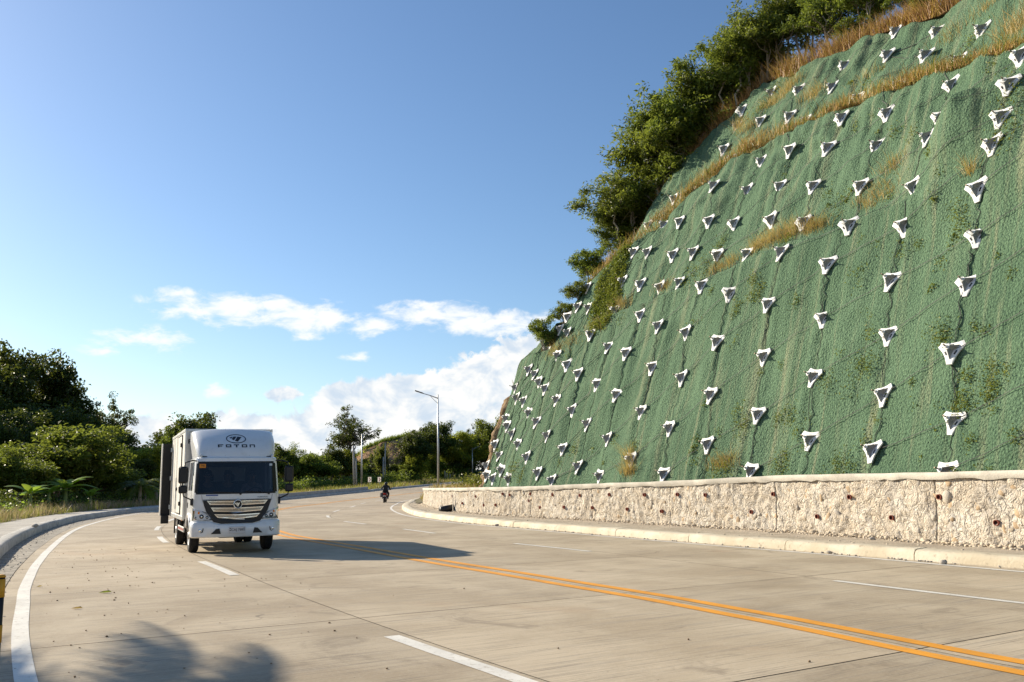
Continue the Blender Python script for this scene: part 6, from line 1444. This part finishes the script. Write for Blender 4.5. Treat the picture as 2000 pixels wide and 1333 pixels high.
# ------------------------------------------------------------------ motorcycle and rider, riding away along the inner lane
mth, moff = -5.6, 0; dm = ray(752, 950); dm = dm / dm[1]; MY = 71.0; MX = dm[0] * MY; tang = math.radians(pol(MX, MY)[0])
mrz = math.atan2(math.cos(tang), math.sin(tang)) - math.pi / 2    # local +y runs along the road, away from the camera
moto = empty("motorcycle", (MX, MY, .0), mrz - .05); moto.rotation_euler = (0, .06, mrz - .05); tag(moto, "dark motorcycle ridden away on the inner lane of the bend", "motorcycle")
for yy in (-.62, .62):
    w = empty("wheel"); w.parent = moto; w.location = (0, yy, .29)
    MB().lathe([(.22, -.05), (.27, -.05), (.29, -.02), (.29, .02), (.27, .05), (.22, .05)], (0, 0, 0), (1, 0, 0), 24).build("tyre", M_RUBBER, w, True); MB().lathe([(.21, -.03), (.22, 0), (.21, .03), (.05, .04), (.05, -.04)], (0, 0, 0), (1, 0, 0), 18).build("rim", M_ALU, w, True)
M_BIKE = plain("bike_black", (.02, .02, .024), .35); M_BIKER = plain("bike_maroon", (.12, .01, .012), .35)
MB().loft([[(-.10, -.75, .62), (.10, -.75, .62), (.10, -.75, .76), (-.10, -.75, .76)], [(-.15, -.4, .48), (.15, -.4, .48), (.14, -.4, .76), (-.14, -.4, .76)], [(-.14, .1, .40), (.14, .1, .40), (.13, .1, .74), (-.13, .1, .74)], [(-.10, .38, .50), (.10, .38, .50), (.09, .38, .88), (-.09, .38, .88)]]).build("fairing_body", M_BIKER, moto, True)
MB().loft([[(-.11, -.78, .76), (.11, -.78, .76), (.10, -.78, .83), (-.10, -.78, .83)], [(-.14, -.2, .74), (.14, -.2, .74), (.13, -.2, .81), (-.13, -.2, .81)], [(-.09, .15, .74), (.09, .15, .74), (.08, .15, .80), (-.08, .15, .80)]]).build("seat", M_BLACK, moto, True)
MB().box(-.10, .10, -.15, .3, .22, .5, .03).build("engine", M_GREYP, moto)
for sx in (-1, 1): MB().tube([(sx * .07, .62, .29), (sx * .06, .48, .72), (sx * .05, .42, .95)], .024, 6).build("fork", M_STEEL, moto); MB().tube([(sx * .09, -.62, .29), (sx * .11, -.2, .36)], .022, 6).build("swing_arm", M_STEEL, moto); MB().tube([(sx * .3, .36, 1.03), (sx * .36, .38, 1.14)], .008, 5).build("mirror_stalk", M_BLACK, moto); MB().box(sx * .38 - .05, sx * .38 + .05, .36, .39, 1.12, 1.19, .01).build("mirror", M_BLACK, moto)
MB().tube([(-.36, .28, 1.0), (-.2, .40, 1.0), (0, .43, .98), (.2, .40, 1.0), (.36, .28, 1.0)], .016, 6).build("handlebar", M_BLACK, moto)
MB().tube([(.14, .1, .3), (.17, -.3, .32), (.18, -.75, .40)], [.03, .045, .05], 8).build("exhaust", M_STEEL, moto, True)
MB().box(-.09, .09, -.80, -.75, .66, .74, .01).build("tail_light", M_RED, moto); MB().box(-.10, .10, -.83, -.815, .46, .58).build("number_plate", M_SIGNW, moto)
MB().loft([[(-.06, -.86, .50), (.06, -.86, .50), (.06, -.86, .53), (-.06, -.86, .53)], [(-.08, -.5, .63), (.08, -.5, .63), (.08, -.5, .66), (-.08, -.5, .66)]]).build("rear_mudguard", M_BLACK, moto)
MB().box(-.34, -.14, -.72, -.30, .42, .76, .04).build("saddle_bag", plain("bag_grey", (.12, .125, .13), .7), moto)
rider = empty("person", (MX, MY, .0)); rider.rotation_euler = (0, .06, mrz - .05); tag(rider, "motorcycle rider in dark jacket and black helmet seen from behind", "person")
J = [(0, -.22, .86, (.16, .13)), (0, -.16, 1.06, (.155, .11)), (0, -.08, 1.26, (.19, .115)), (0, -.03, 1.36, .06)]; E = [(0, 1), (1, 2), (2, 3)]
for sx in (-1, 1):
    b = len(J); J += [(sx * .20, -.08, 1.27, .07), (sx * .32, .02, 1.09, .055), (sx * .34, .24, 1.03, .042), (sx * .14, -.10, .84, .10), (sx * .22, .22, .72, .075), (sx * .19, .05, .36, .055), (sx * .20, .18, .30, .045)]
    E += [(2, b), (b, b + 1), (b + 1, b + 2), (0, b + 3), (b + 3, b + 4), (b + 4, b + 5), (b + 5, b + 6)]
nc = len(J); J += [(0, -.02, 1.45, (.085, .095)), (0, -.01, 1.53, (.08, .09))]; E += [(3, nc), (nc, nc + 1)]
for w_, sx in ((6, -1), (13, 1)):
    x, y, z = J[w_][:3]; p_ = len(J); J.append((x, y + .05, z - .005, (.036, .018))); E.append((w_, p_))
    for k in range(4): a_ = len(J); xx = x - .03 + .02 * k; J.append((xx, y + .085, z + .0, .010)); J.append((xx, y + .10, z - .035, .009)); E += [(p_, a_), (a_, a_ + 1)]
    a_ = len(J); J.append((x - sx * .045, y + .03, z - .01, .011)); J.append((x - sx * .05, y + .06, z - .03, .010)); E += [(w_, a_), (a_, a_ + 1)]
clothed(rider, J, E, M_SKIN, plain("rider_jacket", (.016, .02, .022), .8), "clothes", nc)
MB().lathe([(.0001, .145), (.07, .13), (.118, .07), (.128, .0), (.12, -.07), (.095, -.115), (.07, -.12)], (0, -.02, 1.46), (0, .05, 1), 20).build("helmet", plain("helmet_black", (.015, .015, .017), .2), rider, True)
